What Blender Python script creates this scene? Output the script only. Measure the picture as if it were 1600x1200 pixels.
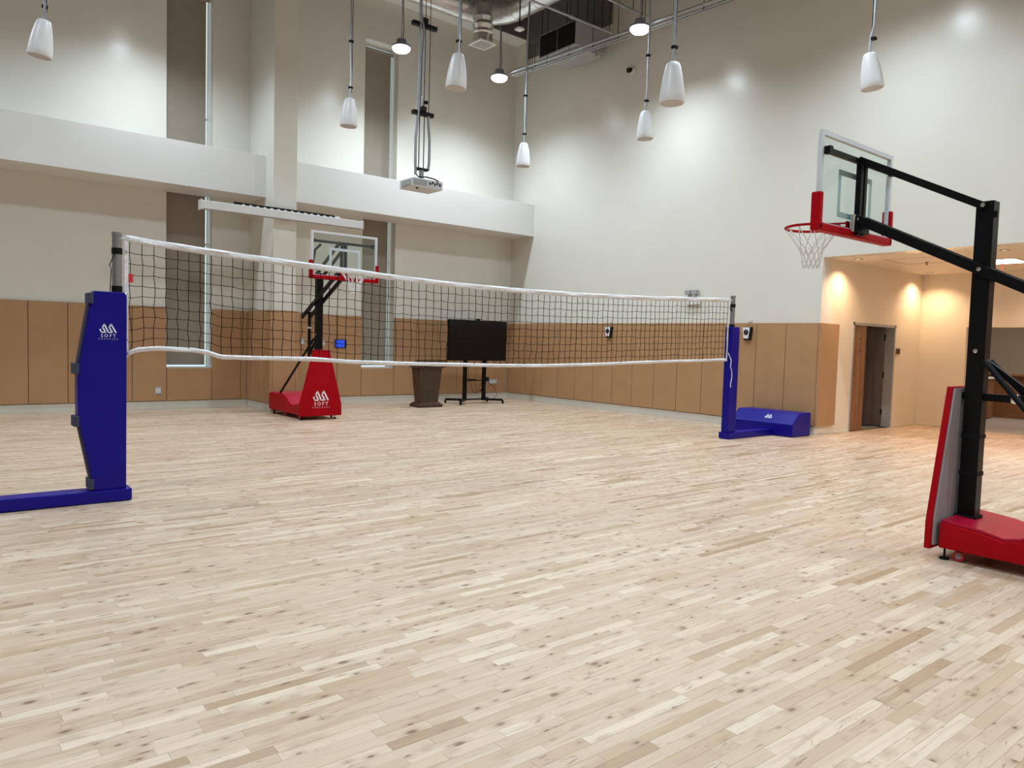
import bpy, bmesh, math, random
from mathutils import Vector, Matrix

# ------------------------------------------------------------------ clean start
for o in list(bpy.data.objects):
    bpy.data.objects.remove(o, do_unlink=True)
SC = bpy.context.scene
COL = SC.collection
random.seed(7)
PI = math.pi

# ------------------------------------------------------------------ camera
CAM_H, F_PX, YAW, PITCH, ROLL = 1.5, 1162.4, 0.8907, 0.05655, 0.02841
def _cam_axes():
    X = Vector((math.sin(YAW), 0, math.cos(YAW)))
    Y = Vector((-math.cos(YAW), 0, math.sin(YAW)))
    Z = Vector((0, -1, 0))
    P = Matrix(((1, 0, 0), (0, math.cos(PITCH), -math.sin(PITCH)), (0, math.sin(PITCH), math.cos(PITCH))))
    Q = Matrix(((math.cos(ROLL), -math.sin(ROLL), 0), (math.sin(ROLL), math.cos(ROLL), 0), (0, 0, 1)))
    M = Q @ P
    return Matrix((M @ X, M @ Y, M @ Z))          # world = A @ cam (x right, y down, z forward)
A = _cam_axes()
cd = bpy.data.cameras.new('camera')
cd.sensor_width = 36.0
cd.lens = 36.0 * F_PX / 1600.0
cd.clip_start = 0.05
cd.clip_end = 200
cam = bpy.data.objects.new('camera', cd)
COL.objects.link(cam)
m = Matrix.Identity(4)
for r in range(3):
    m[r][0] = A[r][0]; m[r][1] = -A[r][1]; m[r][2] = -A[r][2]
m[2][3] = CAM_H
cam.matrix_world = m
SC.camera = cam

def ray(u, v): return A @ Vector(((u - 800) / F_PX, (v - 600) / F_PX, 1.0))
def on_z(u, v, z=0.0):
    d = ray(u, v); return Vector((0, 0, CAM_H)) + d * ((z - CAM_H) / d.z)
def on_y(u, v, y):
    d = ray(u, v); return Vector((0, 0, CAM_H)) + d * (y / d.y)
def on_x(u, v, x):
    d = ray(u, v); return Vector((0, 0, CAM_H)) + d * (x / d.x)
def project(p):
    c = A.transposed() @ (Vector(p) - Vector((0, 0, CAM_H)))
    if c.z < 0.05: return None
    return 800 + F_PX * c.x / c.z, 600 + F_PX * c.y / c.z

# ------------------------------------------------------------------ world, exposure
w = bpy.data.worlds.new('daylight'); SC.world = w
w.use_nodes = True
w.node_tree.nodes['Background'].inputs[0].default_value = (0.93, 0.97, 1.0, 1)
w.node_tree.nodes['Background'].inputs[1].default_value = 1.4
SC.view_settings.view_transform = 'Standard'
SC.view_settings.look = 'None'
SC.view_settings.gamma = 1.0
SC.view_settings.use_curve_mapping = False
SC.view_settings.exposure = 0.0
LAMP_W = 510.0          # each high bay lamp
SPOT_W = 115.0           # each warm recessed downlight
LAMP_COL = (0.755, 0.885, 1.0)
WARM_COL = (1.0, 0.68, 0.42)

# ------------------------------------------------------------------ materials
MATS = {}
def mat(name, col, rough=0.5, metal=0.0, spec=0.5, var=0.06, scale=6.0, bump=0.0, bscale=60.0, emit=None, estr=0.0, trans=0.0, alpha=1.0, coat=0.0):
    if name in MATS: return MATS[name]
    M = bpy.data.materials.new(name); M.use_nodes = True
    nt = M.node_tree; n = nt.nodes; l = nt.links
    b = n['Principled BSDF']
    b.inputs['Roughness'].default_value = rough
    b.inputs['Metallic'].default_value = metal
    b.inputs['Specular IOR Level'].default_value = spec
    b.inputs['Transmission Weight'].default_value = trans
    b.inputs['Alpha'].default_value = alpha
    b.inputs['Coat Weight'].default_value = coat
    tc = n.new('ShaderNodeTexCoord')
    if var > 0:
        nz = n.new('ShaderNodeTexNoise'); nz.inputs['Scale'].default_value = scale; nz.inputs['Detail'].default_value = 4
        l.new(tc.outputs['Object'], nz.inputs['Vector'])
        rp = n.new('ShaderNodeValToRGB')
        rp.color_ramp.elements[0].position = 0.3; rp.color_ramp.elements[1].position = 0.7
        rp.color_ramp.elements[0].color = tuple(max(0, c * (1 - var)) for c in col) + (1,)
        rp.color_ramp.elements[1].color = tuple(min(1, c * (1 + var)) for c in col) + (1,)
        l.new(nz.outputs['Fac'], rp.inputs['Fac']); l.new(rp.outputs['Color'], b.inputs['Base Color'])
    else:
        b.inputs['Base Color'].default_value = tuple(col) + (1,)
    if bump > 0:
        n2 = n.new('ShaderNodeTexNoise'); n2.inputs['Scale'].default_value = bscale; n2.inputs['Detail'].default_value = 3
        l.new(tc.outputs['Object'], n2.inputs['Vector'])
        bp = n.new('ShaderNodeBump'); bp.inputs['Strength'].default_value = bump; bp.inputs['Distance'].default_value = 0.01
        l.new(n2.outputs['Fac'], bp.inputs['Height']); l.new(bp.outputs['Normal'], b.inputs['Normal'])
    if emit:
        b.inputs['Emission Color'].default_value = tuple(emit) + (1,)
        b.inputs['Emission Strength'].default_value = estr
    MATS[name] = M
    return M

PAINT = mat('cream_wall_paint', (0.70, 0.672, 0.595), rough=0.24, spec=0.40, var=0.015, scale=1.5, bump=0.10, bscale=7.0)
TAUPE = mat('taupe_wall_paint', (0.42, 0.37, 0.30), rough=0.6, var=0.02, scale=2)
WHITEPAINT = mat('white_paint', (0.74, 0.725, 0.69), rough=0.45, var=0.015, scale=2)
WARMPAINT = mat('alcove_paint', (0.74, 0.66, 0.54), rough=0.5, var=0.015, scale=2)
SKIRT = mat('skirting_cream', (0.60, 0.565, 0.48), rough=0.45, var=0.03)
PADTAN = mat('tan_wall_pad_vinyl', (0.41, 0.232, 0.112), rough=0.42, spec=0.35, var=0.05, scale=2.5)
CEILDARK = mat('dark_grey_soffit_paint', (0.150, 0.145, 0.138), rough=0.8, var=0.1)
BLUE = mat('blue_vinyl', (0.006, 0.003, 0.20), rough=0.34, spec=0.20, var=0.08, scale=5, bump=0.08, bscale=9)
RED = mat('red_vinyl', (0.36, 0.001, 0.006), rough=0.42, spec=0.10, var=0.06, scale=5, bump=0.06, bscale=9)
REDTOP = mat('crimson_cover_vinyl', (0.42, 0.004, 0.03), rough=0.3, spec=0.3, var=0.06, scale=5, bump=0.25, bscale=5)
GREYFOAM = mat('grey_pad_backing', (0.30, 0.28, 0.28), rough=0.8, var=0.05)
BLACK = mat('black_powder_coat', (0.004, 0.004, 0.0045), rough=0.35, spec=0.15, var=0.1, scale=20)
BLACKRUB = mat('black_rubber', (0.007, 0.007, 0.008), rough=0.7, spec=0.15, var=0.1)
STRAPC = mat('navy_strap_webbing', (0.035, 0.035, 0.075), rough=0.75, var=0.1)
STEEL = mat('grey_aluminium_tube', (0.30, 0.30, 0.31), rough=0.38, metal=0.75, var=0.08, scale=30)
GALV = mat('galvanised_conduit', (0.38, 0.39, 0.41), rough=0.42, metal=0.6, var=0.12, scale=25)
CHROME = mat('chrome_bolt', (0.75, 0.75, 0.76), rough=0.15, metal=1.0, var=0.05)
SILVER = mat('silver_backboard_frame', (0.60, 0.61, 0.62), rough=0.4, metal=0.0, var=0.05)
FOIL = mat('foil_duct_wrap', (0.62, 0.60, 0.58), rough=0.28, metal=0.8, var=0.12, scale=8, bump=0.8, bscale=12)
TAPE = mat('white_net_tape', (0.72, 0.70, 0.70), rough=0.6, var=0.10, scale=30, bump=0.5, bscale=30)
CORD = mat('black_net_cord', (0.006, 0.005, 0.005), rough=0.8, spec=0.1, var=0.1)
WHITECORD = mat('white_net_cord', (0.78, 0.77, 0.76), rough=0.7, var=0.05)
SPKWHITE = mat('white_speaker_plastic', (0.74, 0.73, 0.72), rough=0.4, var=0.02)
GRILLE = mat('speaker_grille', (0.50, 0.47, 0.45), rough=0.6, var=0.15, scale=200)
LOGO = mat('white_print', (0.85, 0.84, 0.86), rough=0.5, var=0.02)
LOGODIM = mat('thin_white_print', (0.62, 0.58, 0.66), rough=0.5, var=0.02)
SCREENBLK = mat('tv_screen_black', (0.004, 0.004, 0.005), rough=0.22, spec=0.3, var=0.0)
BLIND = mat('taupe_roller_blind', (0.30, 0.255, 0.20), rough=0.75, var=0.04, scale=4)
FRAMEW = mat('white_window_frame', (0.62, 0.61, 0.58), rough=0.4, var=0.03)
PLATE = mat('cream_plastic_plate', (0.60, 0.57, 0.50), rough=0.4, var=0.03)
DARKPL = mat('dark_plastic', (0.012, 0.011, 0.011), rough=0.45, spec=0.2, var=0.1)
GREYPL = mat('grey_plastic', (0.36, 0.36, 0.36), rough=0.45, var=0.05)
PROJ = mat('projector_body_white', (0.55, 0.545, 0.56), rough=0.45, var=0.03)
DESK = mat('brown_desk_laminate', (0.20, 0.085, 0.035), rough=0.45, var=0.12, scale=3)
TILE = mat('grey_floor_tile', (0.33, 0.29, 0.27), rough=0.35, var=0.05, scale=1)
CONC = mat('floor_subbase', (0.16, 0.11, 0.07), rough=0.9, var=0.1)
REDTAG = mat('red_tag', (0.55, 0.02, 0.03), rough=0.6, var=0.05)
LENS = mat('lamp_lens', (0.9, 0.92, 0.95), rough=0.4, var=0.0, emit=(0.93, 0.97, 1.0), estr=12.0)
PANELE = mat('ceiling_panel_diffuser', (0.9, 0.9, 0.88), rough=0.4, var=0.0, emit=(1.0, 0.94, 0.86), estr=5.0)
LOBBYE = mat('lobby_diffuser', (0.9, 0.88, 0.85), rough=0.4, var=0.0, emit=(1.0, 0.86, 0.74), estr=7.0)
CANLENS = mat('downlight_lens', (0.7, 0.62, 0.5), rough=0.4, var=0.0, emit=(1.0, 0.78, 0.5), estr=1.5)
BLUESCR = mat('blue_lit_screen', (0.01, 0.03, 0.3), rough=0.3, var=0.0, emit=(0.01, 0.06, 0.65), estr=0.9)
HOUSING = mat('lamp_housing_grey', (0.22, 0.23, 0.28), rough=0.45, metal=0.3, var=0.05)

def glass_mat(name, tint, alpha):
    M = bpy.data.materials.new(name); M.use_nodes = True
    nt = M.node_tree; n = nt.nodes; l = nt.links
    for x in list(n): n.remove(x)
    out = n.new('ShaderNodeOutputMaterial'); mix = n.new('ShaderNodeMixShader')
    tr = n.new('ShaderNodeBsdfTransparent'); tr.inputs[0].default_value = tint + (1,)
    gl = n.new('ShaderNodeBsdfGlossy'); gl.inputs['Roughness'].default_value = 0.05
    mix.inputs[0].default_value = alpha
    l.new(tr.outputs[0], mix.inputs[1]); l.new(gl.outputs[0], mix.inputs[2]); l.new(mix.outputs[0], out.inputs[0])
    return M
GLASS = glass_mat('acrylic_board', (0.90, 0.95, 0.94), 0.05)
WGLASS = glass_mat('window_glass', (0.85, 0.92, 0.92), 0.06)
STRIPE = mat('frosted_white_stripe', (0.50, 0.55, 0.57), rough=0.6, var=0.03)

def ramp(n, stops):
    rp = n.new('ShaderNodeValToRGB')
    el = rp.color_ramp.elements
    while len(el) < len(stops): el.new(0.5)
    for e, (p, c) in zip(el, stops):
        e.position = p; e.color = tuple(c) + (1,)
    return rp

def wood_floor():
    M = bpy.data.materials.new('maple_plank'); M.use_nodes = True
    nt = M.node_tree; n = nt.nodes; l = nt.links
    b = n['Principled BSDF']
    b.inputs['Roughness'].default_value = 0.36
    b.inputs['Specular IOR Level'].default_value = 0.35
    geo = n.new('ShaderNodeNewGeometry'); oi = n.new('ShaderNodeObjectInfo')
    def math_(op, a, bb=None, val=None):
        k = n.new('ShaderNodeMath'); k.operation = op
        l.new(a, k.inputs[0])
        if bb is not None: l.new(bb, k.inputs[1])
        elif val is not None: k.inputs[1].default_value = val
        return k.outputs[0]
    r = math_('FRACT', math_('ADD', math_('MULTIPLY', oi.outputs['Random'], val=13.37), geo.outputs['Random Per Island']))
    r2 = math_('FRACT', math_('MULTIPLY', r, val=71.7))
    base = ramp(n, [(0.0, (0.540, 0.380, 0.255)), (0.16, (0.650, 0.495, 0.365)), (0.34, (0.585, 0.425, 0.300)), (0.50, (0.635, 0.470, 0.335)),
                    (0.66, (0.725, 0.580, 0.435)), (0.80, (0.510, 0.350, 0.220)), (0.91, (0.625, 0.460, 0.330)), (1.0, (0.40, 0.255, 0.145))])
    l.new(r, base.inputs['Fac'])
    # coordinates: world position shifted per plank
    cmb = n.new('ShaderNodeCombineXYZ')
    l.new(math_('MULTIPLY', r, val=93.0), cmb.inputs[0]); l.new(math_('MULTIPLY', r2, val=57.0), cmb.inputs[1])
    add = n.new('ShaderNodeVectorMath'); add.operation = 'ADD'
    l.new(geo.outputs['Position'], add.inputs[0]); l.new(cmb.outputs[0], add.inputs[1])
    def mapped(sx, sy):
        mp = n.new('ShaderNodeVectorMath'); mp.operation = 'MULTIPLY'
        mp.inputs[1].default_value = (sx, sy, 1.0)
        l.new(add.outputs[0], mp.inputs[0]); return mp.outputs[0]
    def noise(v, det=4, dist=0.0, rough=0.55):
        k = n.new('ShaderNodeTexNoise'); k.inputs['Scale'].default_value = 1.0
        k.inputs['Detail'].default_value = det; k.inputs['Distortion'].default_value = dist; k.inputs['Roughness'].default_value = rough
        l.new(v, k.inputs['Vector']); return k.outputs['Fac']
    def mixc(fac, a, colr, blend='MIX'):
        k = n.new('ShaderNodeMix'); k.data_type = 'RGBA'; k.blend_type = blend
        l.new(fac, k.inputs[0]); l.new(a, k.inputs[6])
        if isinstance(colr, tuple): k.inputs[7].default_value = colr + (1,)
        else: l.new(colr, k.inputs[7])
        return k.outputs[2]
    def thr(v, a, bb, gain=1.0):
        k = n.new('ShaderNodeMapRange'); k.inputs[1].default_value = a; k.inputs[2].default_value = bb
        k.inputs[3].default_value = 0; k.inputs[4].default_value = gain
        k.interpolation_type = 'SMOOTHSTEP'; l.new(v, k.inputs[0]); return k.outputs[0]
    c = base.outputs['Color']
    c = mixc(thr(noise(mapped(2.2, 60), 3), 0.42, 0.75, 0.30), c, (0.45, 0.32, 0.22))       # fine grain
    c = mixc(thr(noise(mapped(1.3, 13), 4, 1.4), 0.54, 0.72, 0.60), c, (0.43, 0.29, 0.185)) # heartwood streaks
    c = mixc(thr(noise(mapped(1.0, 9), 2, 0.6), 0.60, 0.72, 0.45), c, (0.70, 0.585, 0.46))   # sapwood patches
    c = mixc(thr(noise(mapped(4.5, 22), 3, 1.8), 0.62, 0.73, 0.75), c, (0.30, 0.19, 0.12))  # mineral streaks
    for sc_, lo in ((( 4.6, 9.5), 0.35), ((8.5, 17.0), 0.42)):
        vo = n.new('ShaderNodeTexVoronoi'); vo.inputs['Scale'].default_value = 1.0
        l.new(mapped(*sc_), vo.inputs['Vector'])
        halo = math_('MULTIPLY', thr(vo.outputs['Distance'], 0.42, 0.10, 1.0), thr(vo.outputs['Color'], lo, lo + 0.1, 0.42))
        c = mixc(halo, c, (0.36, 0.22, 0.13))
        kn = math_('MULTIPLY', thr(vo.outputs['Distance'], 0.17, 0.05, 1.0), thr(vo.outputs['Color'], lo, lo + 0.1, 0.9))
        c = mixc(kn, c, (0.17, 0.085, 0.045))                                            # knots
    l.new(c, b.inputs['Base Color'])
    bp = n.new('ShaderNodeBump'); bp.inputs['Strength'].default_value = 0.05; bp.inputs['Distance'].default_value = 0.004
    l.new(noise(mapped(3, 60), 2), bp.inputs['Height']); l.new(bp.outputs['Normal'], b.inputs['Normal'])
    return M
MAPLE = wood_floor()

def wood_panel(name, c1, c2, sx=14.0, sz=1.2):
    M = bpy.data.materials.new(name); M.use_nodes = True
    nt = M.node_tree; n = nt.nodes; l = nt.links; b = n['Principled BSDF']
    tc = n.new('ShaderNodeTexCoord'); mp = n.new('ShaderNodeMapping'); mp.inputs['Scale'].default_value = (sx, sx, sz)
    nz = n.new('ShaderNodeTexNoise'); nz.inputs['Scale'].default_value = 1.0; nz.inputs['Detail'].default_value = 5
    l.new(tc.outputs['Object'], mp.inputs[0]); l.new(mp.outputs[0], nz.inputs['Vector'])
    rp = ramp(n, [(0.35, c1), (0.68, c2)])
    l.new(nz.outputs['Fac'], rp.inputs['Fac']); l.new(rp.outputs['Color'], b.inputs['Base Color'])
    b.inputs['Roughness'].default_value = 0.5
    return M
DOORWOOD = wood_panel('brown_door_veneer', (0.17, 0.075, 0.035), (0.27, 0.13, 0.065))
SHADEDDOOR = wood_panel('shaded_door_veneer', (0.060, 0.042, 0.036), (0.105, 0.078, 0.066))  # door veneer for the open leaf, store room's dim shade put into the colour
LECTERN = wood_panel('dark_lectern_wood', (0.040, 0.016, 0.007), (0.085, 0.038, 0.016), 20, 2)
LECTERNF = wood_panel('lectern_front_panel', (0.030, 0.018, 0.012), (0.060, 0.034, 0.018), 30, 20)

# ------------------------------------------------------------------ mesh builder
def wloc(o):
    p = Vector((0, 0, 0))
    while o is not None:
        p += Vector(o.location); o = o.parent
    return p

class MB:
    def __init__(s): s.v = []; s.f = []
    def box(s, x0, x1, y0, y1, z0, z1):
        x0, x1 = sorted((x0, x1)); y0, y1 = sorted((y0, y1)); z0, z1 = sorted((z0, z1))
        b = len(s.v)
        s.v += [(x, y, z) for z in (z0, z1) for y in (y0, y1) for x in (x0, x1)]
        s.f += [tuple(b + i for i in q) for q in ((0, 2, 3, 1), (4, 5, 7, 6), (0, 1, 5, 4), (2, 6, 7, 3), (0, 4, 6, 2), (1, 3, 7, 5))]
        return s
    def prism(s, poly, axis, lo, hi):
        """poly of 2D points in the other two axes (order xyz without axis)"""
        b = len(s.v); k = len(poly)
        for t in (lo, hi):
            for p, q in poly:
                s.v.append({'x': (t, p, q), 'y': (p, t, q), 'z': (p, q, t)}[axis])
        s.f += [tuple(b + i for i in range(k)), tuple(b + k + i for i in reversed(range(k)))]
        for i in range(k):
            j = (i + 1) % k
            s.f.append((b + i, b + k + i, b + k + j, b + j))
        return s
    def tube(s, pts, r, n=8, closed=False, rad=None):
        pts = [Vector(p) for p in pts]; k = len(pts); b = len(s.v)
        prev = None
        for i, p in enumerate(pts):
            if closed: t = pts[(i + 1) % k] - pts[i - 1]
            elif i == 0: t = pts[1] - p
            elif i == k - 1: t = p - pts[-2]
            else: t = pts[i + 1] - pts[i - 1]
            t.normalize()
            if prev is None:
                up = Vector((0, 0, 1)) if abs(t.z) < 0.9 else Vector((1, 0, 0))
                a = t.cross(up).normalized()
            else:
                a = (prev - t * prev.dot(t)).normalized()
            prev = a; c = t.cross(a)
            rr = rad[i] if rad else r
            for j in range(n):
                th = 2 * PI * (j + 0.5) / n
                s.v.append(tuple(p + a * (rr * math.cos(th)) + c * (rr * math.sin(th))))
        m_ = k if closed else k - 1
        for i in range(m_):
            i2 = (i + 1) % k
            for j in range(n):
                j2 = (j + 1) % n
                s.f.append((b + i * n + j, b + i * n + j2, b + i2 * n + j2, b + i2 * n + j))
        if not closed:
            s.f.append(tuple(b + j for j in reversed(range(n))))
            s.f.append(tuple(b + (k - 1) * n + j for j in range(n)))
        return s
    def bar(s, p, q, wx, wy, up=(0, 0, 1)):
        """rectangular bar from p to q, wx across, wy along 'up'"""
        p = Vector(p); q = Vector(q); t = (q - p).normalized()
        a = t.cross(Vector(up)).normalized() * (wx / 2); c = a.cross(t).normalized() * (wy / 2)
        b = len(s.v)
        for e in (p, q):
            for sa, sc in ((-1, -1), (1, -1), (1, 1), (-1, 1)):
                s.v.append(tuple(e + a * sa + c * sc))
        s.f += [tuple(b + i for i in q_) for q_ in ((0, 1, 2, 3), (7, 6, 5, 4), (0, 4, 5, 1), (1, 5, 6, 2), (2, 6, 7, 3), (3, 7, 4, 0))]
        return s
    def lathe(s, prof, cx=0, cy=0, n=24, axis='z', cz=0):
        """prof: list of (r, h) from one end to the other; capped"""
        b = len(s.v); k = len(prof)
        for r, h in prof:
            for j in range(n):
                th = 2 * PI * j / n; a, c = r * math.cos(th), r * math.sin(th)
                if axis == 'z': s.v.append((cx + a, cy + c, cz + h))
                elif axis == 'x': s.v.append((cx + h, cy + a, cz + c))
                else: s.v.append((cx + a, cy + h, cz + c))
        for i in range(k - 1):
            for j in range(n):
                j2 = (j + 1) % n
                s.f.append((b + i * n + j, b + i * n + j2, b + (i + 1) * n + j2, b + (i + 1) * n + j))
        s.f.append(tuple(b + j for j in reversed(range(n)))); s.f.append(tuple(b + (k - 1) * n + j for j in range(n)))
        return s
    def quads(s, rows):
        """grid of points rows[i][j]"""
        b = len(s.v); h = len(rows); k = len(rows[0])
        for r in rows: s.v += [tuple(p) for p in r]
        for i in range(h - 1):
            for j in range(k - 1):
                s.f.append((b + i * k + j, b + i * k + j + 1, b + (i + 1) * k + j + 1, b + (i + 1) * k + j))
        return s
    def build(s, name, material, parent=None, local=False, bevel=0.0, smooth=False, seg=2, solid=0.0):
        off = Vector((0, 0, 0)) if (local or parent is None) else wloc(parent)
        me = bpy.data.meshes.new(name)
        me.from_pydata([(x - off.x, y - off.y, z - off.z) for x, y, z in s.v], [], s.f)
        bm = bmesh.new(); bm.from_mesh(me)
        bmesh.ops.recalc_face_normals(bm, faces=bm.faces)
        if bevel > 0:
            ed = [e for e in bm.edges if len(e.link_faces) == 2 and e.calc_face_angle(0) > 0.4]
            bmesh.ops.bevel(bm, geom=ed, offset=bevel, segments=seg, affect='EDGES', profile=0.6, clamp_overlap=True)
        if smooth:
            for f in bm.faces: f.smooth = True
            for e in bm.edges:
                if len(e.link_faces) == 2 and e.calc_face_angle(0) > 0.7: e.smooth = False
        bm.to_mesh(me); bm.free()
        me.materials.append(material)
        o = bpy.data.objects.new(name, me); COL.objects.link(o)
        if parent is not None: o.parent = parent
        if solid > 0:
            md = o.modifiers.new('thick', 'SOLIDIFY'); md.thickness = solid; md.offset = 0
        return o

def B(x0, x1, y0, y1, z0, z1): return MB().box(x0, x1, y0, y1, z0, z1)
def tag(o, label, cat, group=None, kind=None):
    o['label'] = label; o['category'] = cat
    if group: o['group'] = group
    if kind: o['kind'] = kind
    return o
def struct(o, label=None, cat=None):
    o['kind'] = 'structure'
    if label: o['label'] = label; o['category'] = cat
    return o
def empty(name, loc, rz=0.0):
    o = bpy.data.objects.new(name, None); COL.objects.link(o)
    o.empty_display_size = 0.1; o.location = loc; o.rotation_euler = (0, 0, rz); return o

# ------------------------------------------------------------------ room dimensions (metres)
XB, YA, YC, XD = 12.41, 15.53, 6.80, 16.45
XL, YBK = -5.6, -5.0
ZC, ZS = 10.2, 3.13
T = 0.3
SK = 0.155                                     # skirting height
PZ0, PZ1, PT = 0.165, 1.985, 0.05              # wall pads
W1 = (3.866, 4.722); W2 = (8.05, 8.905); WZ0, WZ1, WD = 0.80, 8.24, 0.30
CX0, CX1, CY = 5.47, 5.94, 14.24               # fin column on the far left wall
BY, BZ0, BZ1 = 14.63, 4.20, 5.00               # beams

# ------------------------------------------------------------------ floor
floor = struct(B(XL - T, XD + 8, YBK - T, YA + T, -0.15, -0.0165).build('floor', CONC), 'pale maple strip floor of the sports hall', 'floor')
PW = 0.057
planks = []
rng = random.Random(11)
y = YBK
while y < YA - 0.001:
    y1 = min(y + PW, YA)
    xe = XB if y1 > YC else XD
    x = XL - rng.random() * 0.5
    while x < xe:
        L = rng.choice((0.26, 0.34, 0.42, 0.5, 0.6, 0.72, 0.9))
        if x + L > XL and y1 > YBK:
            planks.append((max(x, XL), min(x + L, xe), y, y1, L if (x >= XL and x + L <= xe) else 0))
        x += L
    y = y1
def screen_area(p):
    if p[4] == 0: return 0
    pts = [project((x, yy, 0)) for x, yy in ((p[0], p[2]), (p[1], p[2]), (p[1], p[3]), (p[0], p[3]))]
    if any(q is None for q in pts): return 0
    cx = sum(q[0] for q in pts) / 4; cy = sum(q[1] for q in pts) / 4
    if not (0 < cx < 1600 and 0 < cy < 1200): return 0
    return abs(sum(pts[i][0] * pts[(i + 1) % 4][1] - pts[(i + 1) % 4][0] * pts[i][1] for i in range(4))) / 2
ar = sorted(range(len(planks)), key=lambda i: -screen_area(planks[i]))
single = set(ar[:300])
G = 0.0004
pm = {}
field = MB()
for i, (x0, x1, y0, y1, L) in enumerate(planks):
    dz = rng.uniform(-0.00025, 0.00025)
    if i in single:
        if L not in pm:
            me = bpy.data.meshes.new('plank')
            t_ = B(-L / 2 + G, L / 2 - G, -PW / 2 + G, PW / 2 - G, -0.015, 0)
            me.from_pydata(t_.v, [], t_.f); me.materials.append(MAPLE); pm[L] = me
        o = bpy.data.objects.new('plank', pm[L]); COL.objects.link(o)
        o.location = ((x0 + x1) / 2, (y0 + y1) / 2, dz); o.parent = floor
    else:
        b = len(field.v)
        field.v += [(x0 + G, y0 + G, dz), (x1 - G, y0 + G, dz), (x1 - G, y1 - G, dz), (x0 + G, y1 - G, dz)]
        field.v += [(x0 + G, y0 + G, -0.012), (x1 - G, y0 + G, -0.012), (x1 - G, y1 - G, -0.012), (x0 + G, y1 - G, -0.012)]
        field.f += [(b, b + 1, b + 2, b + 3)] + [(b + j, b + 4 + j, b + 4 + (j + 1) % 4, b + (j + 1) % 4) for j in range(4)]
fo = field.build('plank_field', MAPLE, floor)
fo['kind'] = 'stuff'
B(XD, XD + 7.6, 1.0, 9.5, -0.0165, -0.001).build('tile_field', TILE, floor)

# ------------------------------------------------------------------ left (far) wall with windows
ML = MB()
segs = [(XL - T, W1[0]), (W1[1], W2[0]), (W2[1], XB + T)]
for a, b in segs: ML.box(a, b, YA, YA + T + 0.1, 0, ZC)
for a, b in (W1, W2):
    ML.box(a, b, YA, YA + T + 0.1, 0, WZ0); ML.box(a, b, YA, YA + T + 0.1, WZ1, ZC)
wall_left = struct(ML.build('wall_left', PAINT), 'tall cream wall with window slots and beams', 'wall')

def pad(parent, x0, x1, y0, y1, z0=PZ0, z1=PZ1):
    g = 0.004
    if abs(x1 - x0) > abs(y1 - y0): return B(x0 + g, x1 - g, y0, y1, z0, z1).build('pad_panel', PADTAN, parent, bevel=0.006, seg=1)
    return B(x0, x1, y0 + g, y1 - g, z0, z1).build('pad_panel', PADTAN, parent, bevel=0.006, seg=1)
def runs(pts):
    return list(zip(pts[:-1], pts[1:]))
left_seams = [XL] + [1.595 - 0.604 * k for k in range(11, 0, -1)] + [1.595, 2.2, 2.725, 3.255, W1[0]]
left_seams = sorted(x for x in left_seams if x >= XL)
for a, b in runs(left_seams): pad(wall_left, a, b, YA - PT, YA)
pad(wall_left, W1[0], W1[1], YA - PT, YA, PZ0, WZ0)
for a, b in ((W1[1], 5.30), (5.30, CX0 - PT)): pad(wall_left, a, b, YA - PT, YA)
for a, b in runs([CX1 + PT, 6.24, 6.845, 7.45, W2[0]]): pad(wall_left, a, b, YA - PT, YA)
pad(wall_left, W2[0], W2[1], YA - PT, YA, PZ0, WZ0)
for a, b in runs([W2[1], 9.51, 10.115, 10.72, 11.325, 11.93, XB - PT]): pad(wall_left, a, b, YA - PT, YA)

# column (fin) and beams
trim_1 = struct(B(CX0, CX1, CY, YA, 0, ZC).build('trim_1', PAINT, bevel=0.004), 'cream fin column standing out from the far left wall', 'column')
for a, b in runs([CY - PT, CY + 0.4, CY + 0.86, YA - PT]):
    pad(trim_1, CX0 - PT, CX0, a, b); pad(trim_1, CX1, CX1 + PT, a, b)
pad(trim_1, CX0 - 0.001, CX1 + 0.001, CY - PT, CY)
struct(B(XL, CX0, BY, YA, BZ0, BZ1).build('trim_2', WHITEPAINT, bevel=0.004), 'white boxed beam left of the fin column', 'beam')
struct(B(CX1, XB, BY, YA, BZ0, BZ1).build('trim_3', WHITEPAINT, bevel=0.004), 'white boxed beam between fin column and right wall', 'beam')
tr4 = struct(B(XL, XB, 15.06, YA, 9.19, 9.21).build('trim_4', WHITEPAINT), 'pale soffit strip at the top of the far left wall', 'soffit')
B(XL, XB, 15.06, YA, 9.21, ZC).build('bulkhead', CEILDARK, tr4)

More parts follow.
